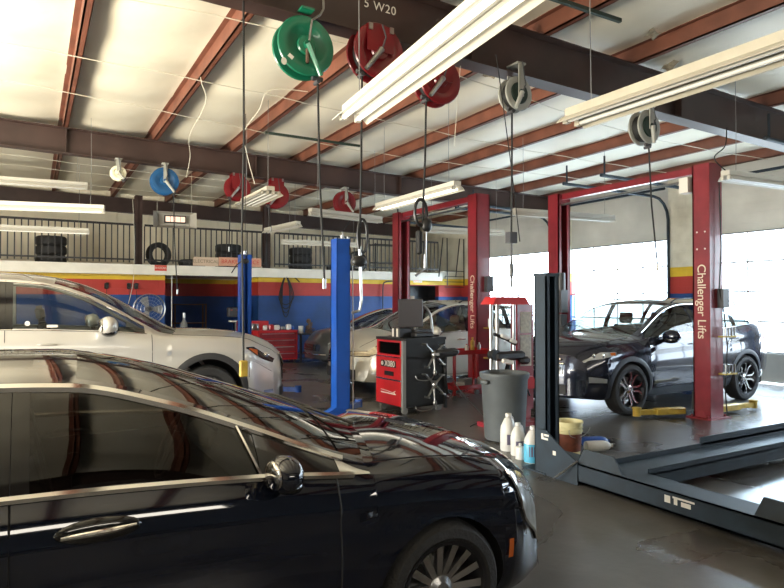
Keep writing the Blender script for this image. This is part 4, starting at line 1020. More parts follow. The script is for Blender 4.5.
# ------------------------------------------------------------------ hose and cord reels
def reel(label, x, y, z, R, wd, body, kind, hose_to=None, ztop=4.25, group=None, end='fitting'):
    t = thing('hose_reel', label, 'hose reel', (x, y, z), 0, group)
    ry = lambda yy: Matrix.Translation((0, yy, 0)) @ Matrix.Rotation(PI/2, 4, 'X')
    for s in (-1, 1):
        m = MB(); m.lathe([(.03, -.004), (R*.55, -.004), (R*.62, .010), (R*.80, .014), (R*.97, .006), (R, -.006), (R*.97, -.012), (R*.6, -.012), (.03, -.012)], ry(s*wd/2), 40)
        m.build('side_disc', body, t)
    m = MB(); m.lathe([(R*.78, -wd/2+.01), (R*.80, -wd*.25), (R*.79, 0), (R*.80, wd*.25), (R*.78, wd/2-.01)], ry(0), 32); m.build('wound_hose', M_hose, t)
    m = MB(); m.cyl((0, -wd/2-.05, 0), (0, wd/2+.03, 0), .035, 16); k_ = 1.9 if kind == 'grey' else 1; m.lathe([(.001, .02), (R*.30*k_, .018), (R*.34*k_, 0)], ry(-wd/2-.006), 24); m.build('hub', body if kind != 'grey' else M_reeldark, t)
    zt = ztop-z
    m = MB()
    if kind == 'box':
        m.b2((-R*.52, -wd/2-.035, -.02), (R*.52, -wd/2-.025, zt)); m.b2((-R*.52, wd/2+.025, -.02), (R*.52, wd/2+.035, zt)); m.b2((-R*.52, -wd/2-.03, zt-.012), (R*.52, wd/2+.03, zt)); m.build('mounting_bracket', body, t, smooth=False)
        m = MB()
        for xx in (-R*.42, R*.42): m.b2((xx-.02, -wd/2-.05, zt-.06), (xx+.02, -wd/2-.03, zt))
        m.build('clamp', M_steel, t, smooth=False)
        arm_ = -1
    else:
        if kind != 'green': m.b2((-.035, -wd/2-.045, -.04), (.035, -wd/2-.03, zt))
        m.b2((-.035, wd/2+.02, -.04), (.035, wd/2+.035, zt)); m.b2((-.06, -wd/2-.05, zt-.02), (.06, wd/2+.04, zt)); m.build('mounting_bracket', M_reelgrey if kind != 'green' else body, t, smooth=False)
        arm_ = -1
    # guide arm down to the roller
    gx, gz = (-R*.62, -R*.80) if kind != 'green' else (R*.45, -R*.98)
    if kind == 'hang': gx, gz = R*.62, -R*.80
    if kind == 'grey': gx, gz = (R*.12, -R*1.02) if x > 5 else (-R*.45, -R*.95)
    m = MB(); m.tube([(0, -wd/2-.055, 0), (gx, -wd/2-.055, gz)], [.03, .022], 8); m.build('guide_arm', M_steel if kind == 'box' else (body if kind == 'green' else M_reelgrey), t)
    m = MB(); m.cyl((gx-.05, -.03, gz), (gx+.05, -.03, gz), .022, 10); m.cyl((gx, -.07, gz-.03), (gx, .02, gz-.03), .02, 10); m.build('roller_guide', M_dgrey, t)
    if kind == 'green':
        m = MB(); m.tube([(0, -wd/2-.07, .02), (.02, -wd/2-.08, .2), (.10, -wd/2-.08, .27), (.14, -wd/2-.06, .34), (.14, -wd/2-.05, .5)], .011, 8); m.build('supply_pipe', M_steel, t)
        m = MB(); m.box((-.15, -wd/2-.012, -.13), (.05, .004, .035), rot=(0, .6, 0)); m.add([(-.215+.026*math.cos(q), -wd/2-.016, -.185+.034*math.sin(q)) for q in np.linspace(0, 2*PI, 13)[:-1]], [tuple(range(12))]); m.build('rating_sticker', M_sign, t, smooth=False)
        m = MB(); m.box((.0, -wd/2-.03, -.1), (.035, .03, .14), bev=.01); m.build('latch', M_brown, t)
    else:
        m = MB(); m.tube([(0, -wd/2-.06, .0), (.03, -wd/2-.08, R*.4), (.0, -wd/2-.06, zt)], .008, 6); m.build('supply_pipe', M_dgrey, t)
    if hose_to is not None:
        hx, hz = hose_to; zb = hz-z
        m = MB(); m.tube([(gx, -.045, gz-.02), (gx+(hx-x-gx)*.3, -.045, (gz+zb)/2), (hx-x, -.045, zb)], .0105, 8); hh = m.build('hanging_hose', M_hose, t)
        e = (hx-x, -.045, zb)
        if end == 'fitting': MB().cyl(e, (e[0], e[1], e[2]-.09), .017, 10).build('hose_fitting', M_steel, hh)
        elif end == 'ring':
            m = MB(); m.tube([(e[0]+.03+.05*math.cos(q), e[1], e[2]+.1+.16*math.sin(q)) for q in np.linspace(0, 2*PI, 20)[:-1]], .014, 6, closed=True); m.sphere((e[0], e[1], e[2]-.14), (.15, .08, .11), 12); m.build('hose_loop', M_black, hh)
            m = MB(); m.tube([e, (e[0]+.02, e[1], e[2]-.5), (e[0]-.0, e[1], e[2]-.60), (e[0]-.08, e[1], e[2]-.62)], .014, 8); m.build('dispensing_nozzle', M_steel, hh)
        elif end == 'gun':
            m = MB(); m.tube([(e[0]-.02+.07*math.cos(q), e[1], e[2]+.10+.13*math.sin(q)) for q in np.linspace(0, 2*PI, 18)[:-1]], .018, 6, closed=True); m.sphere((e[0]+.05, e[1], e[2]-.02), (.12, .09, .15), 12); m.box((e[0]-.04, e[1], e[2]-.2), (.06, .06, .24), bev=.015); m.build('meter_gun', M_black, hh)
            m = MB(); m.tube([(e[0]+.04, e[1], e[2]), (e[0]+.03, e[1], e[2]-.45), (e[0]-.08, e[1], e[2]-.53)], .013, 8); m.build('dispensing_nozzle', M_steel, hh)
        elif end == 'box':
            m = MB(); m.b2((e[0]-.05, e[1]-.04, e[2]-.07), (e[0]+.05, e[1]+.04, e[2]+.05)); m.build('outlet_box', M_dgrey, hh)
            m = MB(); m.tube([(e[0], e[1], e[2]-.07), (e[0], e[1], e[2]-.55)], .012, 8); m.sphere((e[0], e[1], e[2]-.36), (.05, .05, .2), 8); m.build('trouble_lamp', M_dgrey, hh)
    return t
reel('green hose reel under the near roof beam', 2.10, 5.22, 3.92, .27, .14, M_reelgreen, 'green', (2.29, 1.84))
reel('large red hose reel under the near beam, partly behind the long lit light', 2.84, 5.22, 4.02, .27, .16, M_reelred, 'box', (2.65, 2.15), end='ring')
reel('red hose reel under the near beam, right of the long lit light', 3.55, 5.22, 3.88, .25, .14, M_reelred, 'box', (3.35, 2.42), end='gun')
reel('grey and black cord reel under the middle of the near beam', 4.60, 5.22, 3.92, .19, .12, M_reelgrey, 'grey', (4.50, 2.34), end='box')
reel('grey cord reel hanging below the unlit light on the right', 6.76, 5.22, 3.86, .215, .14, M_reelgrey, 'grey', (6.94, 2.12), ztop=4.12)
reel('blue hose reel under the far roof beam', 2.18, 12.5, 3.96, .26, .14, M_reelblue, 'hang', (2.42, 1.88), ztop=4.3)
reel('red hose reel under the far beam, left of the short wide light', 3.60, 12.5, 3.96, .26, .14, M_reelred, 'box', (3.42, 2.75), ztop=4.25)
reel('red hose reel under the far beam, behind the short wide light', 4.42, 12.5, 3.88, .27, .14, M_reelred, 'box', (4.3, 3.2), ztop=4.23)
reel('red hose reel under the far beam, above the tall blue post', 6.02, 12.5, 3.86, .26, .12, M_reelred, 'hang', (5.95, 3.2), ztop=4.2)
reel('small cream cord reel left of the blue reel', 1.36, 12.5, 4.03, .14, .08, mat('cream_enamel', (.85, .82, .62), .4), 'hang', None, ztop=4.3)

# cord with a yellow end, hanging from the near beam in front of the silver crossover
t = thing('hanging_cord', 'long black hanging cord with a yellow end, left of the tall blue post', 'cord', (1.55, 5.22, 4.23))
MB().tube([(0, 0, 0), (.008, 0, -1.2), (-.006, 0, -2.0), (.012, 0, -3.12)], .0095, 8).build('cord', M_hose, t)
m = MB(); m.b2((-.022, -.022, -3.24), (.045, .022, -3.10), bev=.008); m.build('yellow_plug', M_yellow, t)
t = thing('work_lamp', 'small black gooseneck lamp head hanging left of the far blue post', 'lamp', (2.98, 9.9, 4.7))
MB().tube([(0, 0, 0), (0, 0, -2.35)], .005, 6).build('cord', M_hose, t)
MB().sphere((0, 0, -2.40), (.14, .08, .09), 12).build('lamp_head', M_black, t)
MB().tube([(-.05, 0, -2.40), (-.14, 0, -2.47), (-.22, 0, -2.60)], .010, 6).build('gooseneck', M_black, t)
# loose cables
def cable(label, pts, r=.006, m_=None, name='cable'):
    base = Vector(pts[0]); o = MB().tube([tuple(Vector(p)-base) for p in pts], r, 6).build(name, m_ or M_wire); tag(o, label, 'cable', loc=base); return o
def sm(P, n=8):   # catmull-rom
    P = [Vector(p) for p in P]; Q = [P[0]]+P+[P[-1]]; out = []
    for i in range(1, len(Q)-2):
        for k in range(n):
            t = k/n; a, b, c2, d = Q[i-1:i+3]
            out.append(.5*((2*b)+(c2-a)*t+(2*a-5*b+4*c2-d)*t*t+(3*b-3*c2+d-a)*t**3))
    out.append(P[-1]); return out
cable('white cable drooping to the short wide light', sm([(3.5, 8.5, 4.74), (2.95, 8.6, 4.70), (2.85, 8.8, 4.45), (2.75, 9.2, 4.2), (2.86, 9.4, 3.9), (2.98, 9.4, 3.47)]))
cable('white cable dropping past the far beam, right of the blue reel', sm([(1.98, 8.7, 4.76), (2.0, 8.7, 4.66), (2.1, 8.9, 4.45), (2.16, 10.2, 4.3), (2.34, 11, 4.15), (2.4, 11.6, 3.9)]))
cable('thin black wire slanting down right of the middle reel', sm([(4.15, 5.0, 4.2), (4.6, 5.3, 3.2), (5.0, 5.6, 2.35)]), .006, M_hose)
cable('thin grey chain hanging left of the middle reel', [(3.96, 5.36, 4.2), (3.90, 5.40, 3.3)], .004)
cable('black cable looping down from the right end of the near beam', sm([(8.5, 5.2, 4.1), (8.3, 5.1, 3.8), (8.05, 5.1, 3.6), (8.2, 5.0, 3.4)]), .008, M_hose)
for nm, a, b in (('left', (3.5, 10.45, 4.60), (5.35, 10.6, 4.56)), ('right', (4.2, 4.42, 4.60), (5.35, 4.38, 4.57))):
    o = MB().b2((0, -.02, -.02), (b[0]-a[0], .02, .02)).build('conduit', M_green, smooth=False)
    tag(o, 'short dark green conduit under the purlins, %s' % ('above the far red reels' if nm == 'left' else 'at the top right of the large lit light'), 'conduit', loc=a)

# ------------------------------------------------------------------ mezzanine
def railing(x0, x1, label, y=17.12, z0=2.66, z1=3.66):
    t = thing('railing', label, 'railing', (x0, y, z0), 0, None)
    MB().b2((0, -.03, z1-z0-.05), (x1-x0, .03, z1-z0)).build('top_rail', M_rail, t, smooth=False)
    MB().b2((0, -.02, .06), (x1-x0, .02, .10)).build('bottom_rail', M_rail, t, smooth=False)
    n = int(round((x1-x0)/.142)); first = None
    for k in range(n+1):
        x = (x1-x0)*k/n
        if first is None: first = MB().b2((-.014, -.010, 0), (.014, .010, z1-z0-.05)).build('baluster', M_rail, t, smooth=False)
        else:
            c_ = first.copy(); COL.objects.link(c_); c_.parent = t; c_.location = (x, 0, 0)
    return t
railing(-2.2, 2.28, 'dark steel railing along the left part of the mezzanine')
railing(2.50, 5.78, 'dark steel railing behind the heater and sign boards')
railing(6.02, 9.0, 'dark steel railing behind the tall blue post')
railing(9.1, 11.7, 'dark steel railing at the right end of the mezzanine')
def tyre(label, loc, R=.34, wd=.24, upright=False, rz=0, group=None):
    M_ = Matrix.Rotation(PI/2, 4, 'X') if upright else Matrix.Identity(4)
    h = wd/2; r0 = R*.60
    m = MB().lathe([(r0, -h+.03), (r0+.03, -h), (R-.04, -h+.005), (R-.008, -h+.035), (R, -h+.06), (R, h-.06), (R-.008, h-.035), (R-.04, h-.005), (r0+.03, h), (r0, h-.03), (r0+.015, 0), (r0, -h+.03)], M_, 36)
    o = m.build('tire', M_tread); tag(o, label, 'tire', group, loc); o.rotation_euler = (0, 0, rz); return o
zf = 2.60
for k in range(3): tyre('tire lying %s in the stack at the left end of the mezzanine' % ('lowest', 'second from the bottom', 'topmost')[k], (.40, 18.1, zf+.121+k*.242), .36)
tyre('tire standing upright behind the railing, below the heater', (2.98, 17.9, zf+.341), .34, .22, True, .25)
tyre('single tire lying flat behind the railing, right of the upright tire', (3.9, 18.0, zf+.121), .36)
for k in range(3): tyre('tire lying %s in the stack behind the orange sign boards' % ('lowest', 'in the middle', 'topmost')[k], (4.95, 18.1, zf+.121+k*.242), .37)
for k in range(3): tyre('tire lying %s in the stack just left of the tall blue post' % ('lowest', 'in the middle', 'topmost')[k], (7.2, 18.1, zf+.121+k*.242), .36)
tyre('tire standing upright behind the railing, right of the tall blue post', (9.1, 18.0, zf+.351), .35, .22, True, -.3)
tyre('tire lying flat beside the far red lift column on the mezzanine', (8.4, 18.0, zf+.121), .33)
# crates of parts near the mezzanine's right end
t = thing('storage_rack', 'dark shelving with bits of scrap at the right end of the mezzanine', 'shelf', (10.4, 18.2, zf))
for x in (-.6, .6):
    for y in (-.2, .2): MB().b2((x-.02, y-.02, 0), (x+.02, y+.02, 1.0)).build('upright', M_black, t, smooth=False)
for z in (.35, .95): MB().b2((-.62, -.22, z), (.62, .22, z+.03)).build('shelf', M_black, t, smooth=False)
# ladder
t = thing('ladder', 'black steel ladder frame at the right end of the mezzanine', 'ladder', (12.22, 17.05, 0))
for s in (-.33, .36):
    m = MB(); m.tube([(s-.13, .1, 2.5), (s-.04, 0, 3.8), (s+.13, 0, 3.8), (s+.14, 0, 2.2)], .02, 6); m.build('stile', M_black, t)
for k in range(4):
    m = MB(); m.tube([(-.30, 0, 2.15+.18*k), (.5, 0, 2.15+.18*k)], .012, 6); m.build('rung', M_black, t)
# signs
def board(label, x, y, z, wd, h, body, m_body, m_ink, size, name='sign_board', rz=0):
    o = MB().b2((-wd/2, -.008, -h/2), (wd/2, .008, h/2)).build(name, m_body, smooth=False); tag(o, label, 'sign', loc=(x, y, z)); o.rotation_euler = (0, rz, 0)
    text('lettering', body, m_ink, size, face_negY((0, -.010, 0)), o, .001)
    return o
M_tanboard = mat('tan_board', (.62, .46, .33), .55, noise=.1)
M_olive = mat('olive_ink', (.20, .17, .10), .6)
board('tan sign board reading ELECTRICAL on the railing', 4.06, 17.083, 2.745, .68, .24, 'ELECTRICAL', M_tanboard, M_olive, .125)
board('orange sign board reading BRAKE SERVICE, partly behind the far blue post', 5.01, 17.083, 2.76, 1.2, .24, 'BRAKE SERVICE', M_signorange, M_signred, .155)
board('small red and white SHOCKS sign on the white fascia', 2.91, 17.152, 2.54, .30, .15, 'SHOCKS', M_signred, M_sign, .075)
o = board('lit red EXIT sign above the dark doorway', 11.0, 17.29, 2.38, .34, .17, 'EXIT', M_sign, mat('exit_red', (.7, .08, .05), .4, emit=(1, .15, .1), estr=.6), .14, 'exit_sign')

# yellow pipe and fittings along the striped wall
o = MB().tube([(-2, 17.1, 2.30), (2.95, 17.1, 2.33)], .02, 8).build('yellow_pipe', M_yellow); tag(o, 'yellow pipe running along the top of the striped wall', 'pipe')
m = MB(); 
for (x, y, lb) in ((1.62, 2.06, 'black wall reel dispenser on the red stripe, left'), (2.15, 2.06, None), (2.32, 2.06, None)):
    o = MB().b2((-.05, -.06, -.08), (.05, .0, .08), bev=.02).build('wall_dispenser', M_black); tag(o, lb or ('black wall dispenser on the red stripe, %s of the close pair' % ('left' if x < 2.2 else 'right')), 'dispenser', loc=(x, 17.28, y))
    MB().tube(sm([(0, -.05, -.08), (.01, -.05, -.4), (-.04, -.05, -.62), (.03, -.05, -.85)]), .008, 6).build('hose', M_hose, o)
cable('pale hose hanging down the striped wall between dispensers', sm([(2.22, 17.2, 4.3), (2.24, 17.0, 3.2), (2.22, 17.0, 2.2), (2.12, 17.1, 1.6)]), .007)
o = None
t = thing('hose_coil', 'coil of black hose hung on the wall right of the far blue post', 'hose', (6.4, 17.22, 2.36))
for k in range(4):
    m = MB(); w_ = .10+.03*k; hgt = 1.15-.12*k
    m.tube(sm([(-w_*.3, 0, 0), (-w_, -.03*k, -.3), (-w_*1.1, -.02, -hgt*.8), (0, -.02, -hgt), (w_*1.1, -.02*k, -hgt*.75), (w_, 0, -.3), (w_*.3, 0, 0)]), .014, 6); m.build('coil_loop', M_hose, t)
MB().tube(sm([(.05, 0, 0), (.25, 0, .02), (.42, 0, -.12)]), .016, 6).build('hose_tail', M_hose, t)
MB().tube([(0, .0, .0), (0, -.09, .02)], .015, 6).build('wall_hook', M_steel, t)
cable('black conduit bent down the striped wall beside the far red column', sm([(9.65, 17.22, 1.2), (9.65, 17.22, 2.1), (9.72, 17.22, 2.28), (9.95, 17.2, 2.32), (10.4, 17.2, 2.32)]), .02, M_rack, 'conduit')

# pedestal fan
t = thing('pedestal_fan', 'large round pedestal fan in front of the striped wall', 'fan', (2.38, 15.5, 0))
m = MB(); zc_ = 1.48
for r_ in (.35, .28, .20, .12): m.tube([(r_*math.cos(q), -.09+.05*(r_/.35), zc_+r_*math.sin(q)) for q in np.linspace(0, 2*PI, 33)[:-1]], .0035 if r_ < .34 else .008, 5, closed=True)
for k in range(24):
    q = 2*PI*k/24; m.tube([(.04*math.cos(q), -.10, zc_+.04*math.sin(q)), (.35*math.cos(q), -.04, zc_+.35*math.sin(q))], .0022, 4)
m.tube([(.35*math.cos(q), .06, zc_+.35*math.sin(q)) for q in np.linspace(0, 2*PI, 33)[:-1]], .008, 5, closed=True); m.build('cage', M_steel, t)
for k in range(3):
    M_ = Matrix.Translation((0, 0, zc_)) @ Matrix.Rotation(2*PI*k/3, 4, 'Y')
    MB().add([(.03, -.03, .03), (.05, .03, -.03), (.28, .02, -.13), (.31, -.03, .02), (.27, -.04, .10)], [(0, 1, 2, 3, 4)], M_).build('blade', M_grey, t)
MB().cyl((0, -.06, zc_), (0, .22, zc_), .07, 16).build('motor', M_dgrey, t); MB().cyl((0, .12, .03), (0, .12, zc_), .022, 10).build('pole', M_dgrey, t)
MB().lathe([(.001, .001), (.26, .001), (.27, .02), (.05, .05), (.001, .05)], Matrix.Translation((0, .12, 0)), 24).build('base', M_dgrey, t)

# ------------------------------------------------------------------ alignment console with clamps
t = thing('alignment_console', 'red and black wheel alignment console on castors with a grey monitor', 'alignment machine', (4.62, 7.66, 0), .06)
W_, D_, H_ = .78, .70, 1.10
m = MB(); m.b2((.02, 0, .10), (W_, .03, H_-.02)); m.b2((W_-.03, 0, .10), (W_, D_, H_-.02)); m.b2((.02, D_-.03, .10), (W_, D_, H_-.02)); m.b2((.02, 0, .10), (W_, D_, .14)); m.b2((-.01, -.01, H_-.03), (W_+.01, D_+.01, H_+.01)); m.b2((.02, 0, .80), (W_, D_, .83))
m.build('cabinet', mat('console_black', (.010, .011, .012), .55), t, smooth=False)
m = MB(); m.b2((-.005, -.01, .10), (.05, .035, H_)); m.build('corner_strip', M_grey, t, smooth=False)
m = MB(); m.b2((0, .04, .84), (.03, .075, H_-.03)); m.b2((0, D_-.04, .84), (.03, D_, H_-.03)); m.b2((0, .04, H_-.06), (.03, D_, H_-.03)); m.b2((0, .04, .82), (.03, D_, .86)); m.build('shelf_surround', M_red, t, smooth=False)
d1 = MB().b2((-.012, .04, .50), (.03, D_, .815)).build('drawer', M_red, t, smooth=False)
MB().b2((-.02, .22, .545), (-.011, .46, .61)).build('drawer_pull', M_black, d1, smooth=False)
MB().b2((-.017, .16, .67), (-.012, .56, .765)).build('badge', M_black, d1, smooth=False)
text('lettering', '(\u2022)) 1080' if False else 'X080', M_sign, .125, face_negX((-.019, .32, .718)), d1, .001)
m = MB(); m.lathe([(.022, -.002), (.030, -.002), (.030, .002), (.022, .002), (.022, -.002)], face_negX((-.019, .52, .72)), 16); m.tube([(-.02, .52, .70), (-.02, .52, .74)], .005, 5); m.build('emblem', M_sign, d1)
d2 = MB().b2((-.012, .04, .12), (.03, D_, .475)).build('door', M_red, t, smooth=False)
m = MB(); m.b2((-.016, .16, .275), (-.012, .56, .29)); m.tube([(-.016, .20, .30), (-.016, .38, .315), (-.016, .56, .325)], .004, 4); m.tube([(-.016, .17, .33), (-.016, .21, .31), (-.016, .19, .29)], .006, 4); m.build('script_logo', M_sign, d2)
MB().b2((-.02, .04, .478), (.03, D_, .498)).build('chrome_strip', M_chrome, t, smooth=False); MB().b2((-.02, .04, .816), (.03, D_, .832)).build('chrome_strip', M_chrome, t, smooth=False)
for (x, y) in ((.08, .07), (.08, D_-.07), (W_-.08, .07), (W_-.08, D_-.07)):
    m = MB(); m.cyl((x, y-.02, .05), (x, y+.02, .05), .049, 16); m.b2((x-.03, y-.03, .06), (x+.03, y-.024, .12)); m.b2((x-.03, y+.024, .06), (x+.03, y+.03, .12)); m.build('caster', M_grey, t)
# clamps hanging on the side facing the camera (-Y)
for zz in (.86, .42):
    m = MB(); cx_ = .52
    m.sphere((cx_, -.07, zz), (.10, .10, .12), 12)
    for a, l in ((2.5, .26), (-.75, .22), (.75, .20), (-2.3, .24)):
        m.tube([(cx_, -.08, zz), (cx_+l*math.cos(a)*.9, -.10, zz+l*math.sin(a))], [.022, .013], 8)
        m.cyl((cx_+l*math.cos(a)*.9, -.14, zz+l*math.sin(a)), (cx_+l*math.cos(a)*.9, -.02, zz+l*math.sin(a)), .014, 8)
    m.tube([(cx_, -.06, zz-.02), (cx_, -.08, zz-.26)], .014, 8); m.sphere((cx_, -.08, zz-.27), (.06, .06, .08), 10); m.build('wheel_clamp', M_steel, t)
    m = MB(); m.tube(sm([(cx_, -.08, zz-.27), (cx_-.10, -.1, zz-.36), (cx_-.28, -.06, zz-.36), (cx_-.32, -.03, zz-.30)]), .008, 6); m.build('clamp_cable', M_steel, t)
m = MB(); m.box((.70, -.12, .88), (.40, .16, .12), rot=(0, -.06, -.15), bev=.04); m.build('sensor_head', M_black, t)
m = MB(); m.box((W_-.02, -.02, .5), (.03, .05, .9)); m.tube(sm([(.68, .05, 1.10), (.80, .02, .85), (.74, -.04, .6), (.78, -.05, .25)]), .018, 8); m.build('side_bracket', M_black, t)
# top clutter, monitor on two struts, curved tube
m = MB(); m.box((.18, .30, H_+.08), (.22, .22, .14), bev=.01); m.build('speaker_box', M_black, t); m = MB(); m.b2((.068, .22, H_+.02), (.066, .27, H_+.14)); m.b2((.068, .33, H_+.02), (.066, .38, H_+.14)); m.build('speaker_trim', M_sign, t, smooth=False)
m = MB(); m.box((.48, .30, H_+.07), (.30, .34, .12), bev=.015); m.box((.42, .1, H_+.05), (.34, .14, .08), bev=.02); m.build('base_unit', M_black, t)
m = MB(); m.tube([(.36, .25, H_+.1), (.32, .22, 1.38), (.30, .2, 1.45)], .016, 8); m.tube([(.44, .25, H_+.1), (.40, .22, 1.40)], .016, 8); m.build('monitor_stand', M_steel, t)
mo = MB().box((.25, .16, 1.47), (.37, .05, .42), rot=(0, 0, -.55), bev=.012).build('monitor', M_screen, t)
MB().box((.29, .17, 1.70), (.06, .05, .05), rot=(0, 0, -.55)).build('camera_knob', M_steel, mo)
m = MB(); m.tube(sm([(.40, .34, 1.60), (.58, .28, 1.57), (.68, .25, 1.44), (.71, .24, 1.20), (.70, .24, H_+.01)]), .022, 10); m.build('curved_post', M_steel, t)
cable('thin black lead trailing over the floor from the console', sm([(5.35, 7.5, .55), (5.42, 7.3, .3), (5.5, 7.0, .08), (5.4, 6.75, .012), (5.1, 6.6, .012), (4.95, 6.5, .012)]), .008, M_hose)

# red tool cart behind the console
t = thing('tool_cart', 'red three-shelf tool cart with bottles, behind the alignment console', 'tool cart', (6.45, 8.55, 0), 0)
for x in (-.42, .36):
    for y in (-.2, .2): MB().b2((x-.02, y-.02, .09), (x+.02, y+.02, .80)).build('post', M_red, t, smooth=False)
for z in (.18, .76):
    m = MB(); m.b2((-.44, -.22, z), (.38, .22, z+.012)); m.b2((-.44, -.225, z), (.38, -.215, z+.07)); m.b2((-.44, .215, z), (.38, .225, z+.07)); m.b2((-.445, -.22, z), (-.435, .22, z+.07)); m.b2((.375, -.22, z), (.385, .22, z+.07)); m.build('tray', M_red, t, smooth=False)
MB().b2((-.03, -.2, .2), (.0, -.17, .78)).build('post', M_red, t, smooth=False)
for x in (-.40, .34):
    for y in (-.18, .18): MB().cyl((x, y-.018, .048), (x, y+.018, .048), .047, 14).build('caster', M_grey, t)
def bottle(label, loc, r, h, m_, capm, neck=.35, name='bottle'):
    t = MB().lathe([(.001, 0), (r, 0), (r, h*.68), (r*.85, h*.78), (r*neck, h*.86), (r*neck, h*.92)], None, 16).build(name, m_); tag(t, label, 'bottle', loc=loc)
    MB().lathe([(r*neck+.004, h*.90), (r*neck+.004, h), (.001, h)], None, 12).build('cap', capm, t); return t
bottle('yellow bottle on the red tool cart', (6.52, 8.50, .773), .038, .26, M_yellow, M_yellow)
bottle('white bottle on the red tool cart, left of the yellow bottle', (6.38, 8.48, .773), .032, .15, M_milky, M_red)
bottle('silver spray can on the red tool cart, right of the yellow bottle', (6.66, 8.50, .773), .030, .17, M_steel, M_milky)
for lb, loc, d, mm_ in (('white rag box on the lower tray of the red tool cart', (6.20, 8.45, .1925), (.16, .12, .10), M_milky), ('grey carton on the lower tray of the red tool cart', (6.45, 8.55, .1925), (.28, .18, .14), M_grey), ('white tub at the right of the lower cart tray', (6.72, 8.5, .1925), (.12, .12, .15), M_milky)):
    o = MB().b2((-d[0]/2, -d[1]/2, 0), (d[0]/2, d[1]/2, d[2]), bev=.012).build('box', mm_); tag(o, lb, 'box', loc=loc)

# trash can
t = thing('trash_can', 'round grey plastic trash can beside the dark blue rack post', 'trash can', (4.86, 5.72, 0))
MB().lathe([(.001, .02), (.20, .0), (.235, .02), (.275, .72), (.29, .74), (.295, .79), (.285, .80), (.275, .79), (.262, .73), (.225, .05), (.001, .05)], None, 40).build('bin', M_plastgrey, t)
for s in (-1, 1): MB().box((s*.30, 0, .70), (.05, .13, .05), bev=.012).build('handle', M_plastgrey, t)

# strut spring compressor behind the can
t = thing('spring_compressor', 'red strut spring compressor with grey poles standing behind the trash can', 'spring compressor', (5.35, 6.32, 0))
m = MB(); m.b2((.22, -.03, .20), (.50, .10, 1.60)); cab = m.build('red_panel', M_liftred, t, smooth=False)
m = MB(); m.b2((.27, -.034, 1.22), (.46, -.030, 1.50)); m.b2((.27, -.034, .78), (.46, -.030, 1.19)); m.build('instruction_label', mat('worn_label', (.55, .50, .42), .6, noise=.3, nscale=25), cab, smooth=False)
for x, y in ((-.20, 0), (.14, -.05), (.0, .12)): MB().cyl((x, y, .25), (x, y, 1.62), .026, 12).build('guide_pole', M_steel, t)
m = MB(); m.add([(-.26, -.12, 1.60), (.36, -.12, 1.60), (.30, -.10, 1.70), (-.20, -.10, 1.70), (-.26, .15, 1.60), (.36, .15, 1.60), (.30, .12, 1.70), (-.20, .12, 1.70)], [(0, 1, 2, 3), (7, 6, 5, 4), (0, 4, 5, 1), (3, 2, 6, 7), (1, 5, 6, 2), (0, 3, 7, 4)]); m.build('top_bracket', M_red, t, smooth=False)
m = MB(); m.tube([(-.20, -.06, 1.22), (-.02, -.10, 1.15), (.14, -.08, 1.08)], .024, 8); m.build('upper_hook_arm', M_black, t)
m = MB(); m.box((-.08, -.13, 1.185), (.13, .05, .045), rot=(0, .35, 0), bev=.01); m.box((.06, -.13, 1.125), (.11, .05, .045), rot=(0, .35, 0), bev=.01); m.build('hook_pad', M_milky, t)
m = MB(); m.box((.06, -.05, .93), (.50, .12, .12), bev=.03); m.cyl((-.18, -.08, .95), (-.18, .02, .95), .07, 14); m.box((.30, -.08, .86), (.16, .1, .1), bev=.03); m.build('lower_hook_arm', M_black, t)
m = MB(); m.box((-.03, -.12, .86), (.18, .04, .06), rot=(0, .2, 0), bev=.01); m.build('hook_pad', M_sign, t)
m = MB(); m.add([(-.16, -.20, .50), (.42, -.20, .50), (.34, -.20, .66), (.02, -.20, .66), (-.16, .10, .50), (.42, .10, .50), (.34, .10, .66), (.02, .10, .66)], [(0, 1, 2, 3), (7, 6, 5, 4), (0, 4, 5, 1), (3, 2, 6, 7), (1, 5, 6, 2), (0, 3, 7, 4)]); m.build('lower_bracket', M_red, t, smooth=False)
m = MB(); m.tube([(-.22, -.12, .42), (-.22, -.12, .60), (-.05, -.14, .58)], .016, 8); m.tube([(.14, -.24, .38), (.14, -.24, .62), (.24, -.24, .42)], .014, 8); m.build('hand_lever', M_black, t)
m = MB(); m.b2((-.26, -.16, 0), (.52, .22, .06)); m.b2((-.1, .0, .06), (.48, .14, .26)); m.build('base', M_liftred, t, smooth=False)

# jugs, bucket, tubs by the rack post
def jug(label, loc, h, r, m_, rz=0, liq=None, handle=True):
    t = thing('jug', label, 'jug', loc, rz)
    MB().lathe([(.001, 0), (r*.95, 0), (r, .01), (r, h*.55), (r*.92, h*.66), (r*.5, h*.86), (r*.26, h*.90), (r*.26, h*.94)], Matrix.Diagonal((1, .85, 1, 1)), 20).build('body', m_, t)
    MB().lathe([(r*.34, h*.91), (r*.34, h), (.001, h)], None, 12).build('cap', M_milky, t)
    if handle: MB().tube(sm([(r*.2, 0, h*.90), (r*.75, 0, h*.86), (r*.95, 0, h*.72), (r*.9, 0, h*.56)]), .014, 8).build('handle', m_, t)
    MB().lathe([(r+.002, h*.18), (r+.002, h*.46)], Matrix.Diagonal((1, .85, 1, 1)), 16, PI*1.15, PI*1.75).build('label', M_label, t)
    return t
jug('tall white jug against the trash can, farthest left of the jugs', (4.56, 5.30, 0), .40, .10, M_milky, .3)
jug('white jug with a purple label, second from the left', (4.50, 5.08, 0), .34, .085, M_milky, .2)
jug('plain white jug just behind the blue washer fluid jug', (4.66, 4.92, 0), .32, .08, M_milky, 2.6)
j = jug('clear jug half full of blue washer fluid by the rack post', (4.44, 4.78, 0), .36, .10, M_milky, .0)
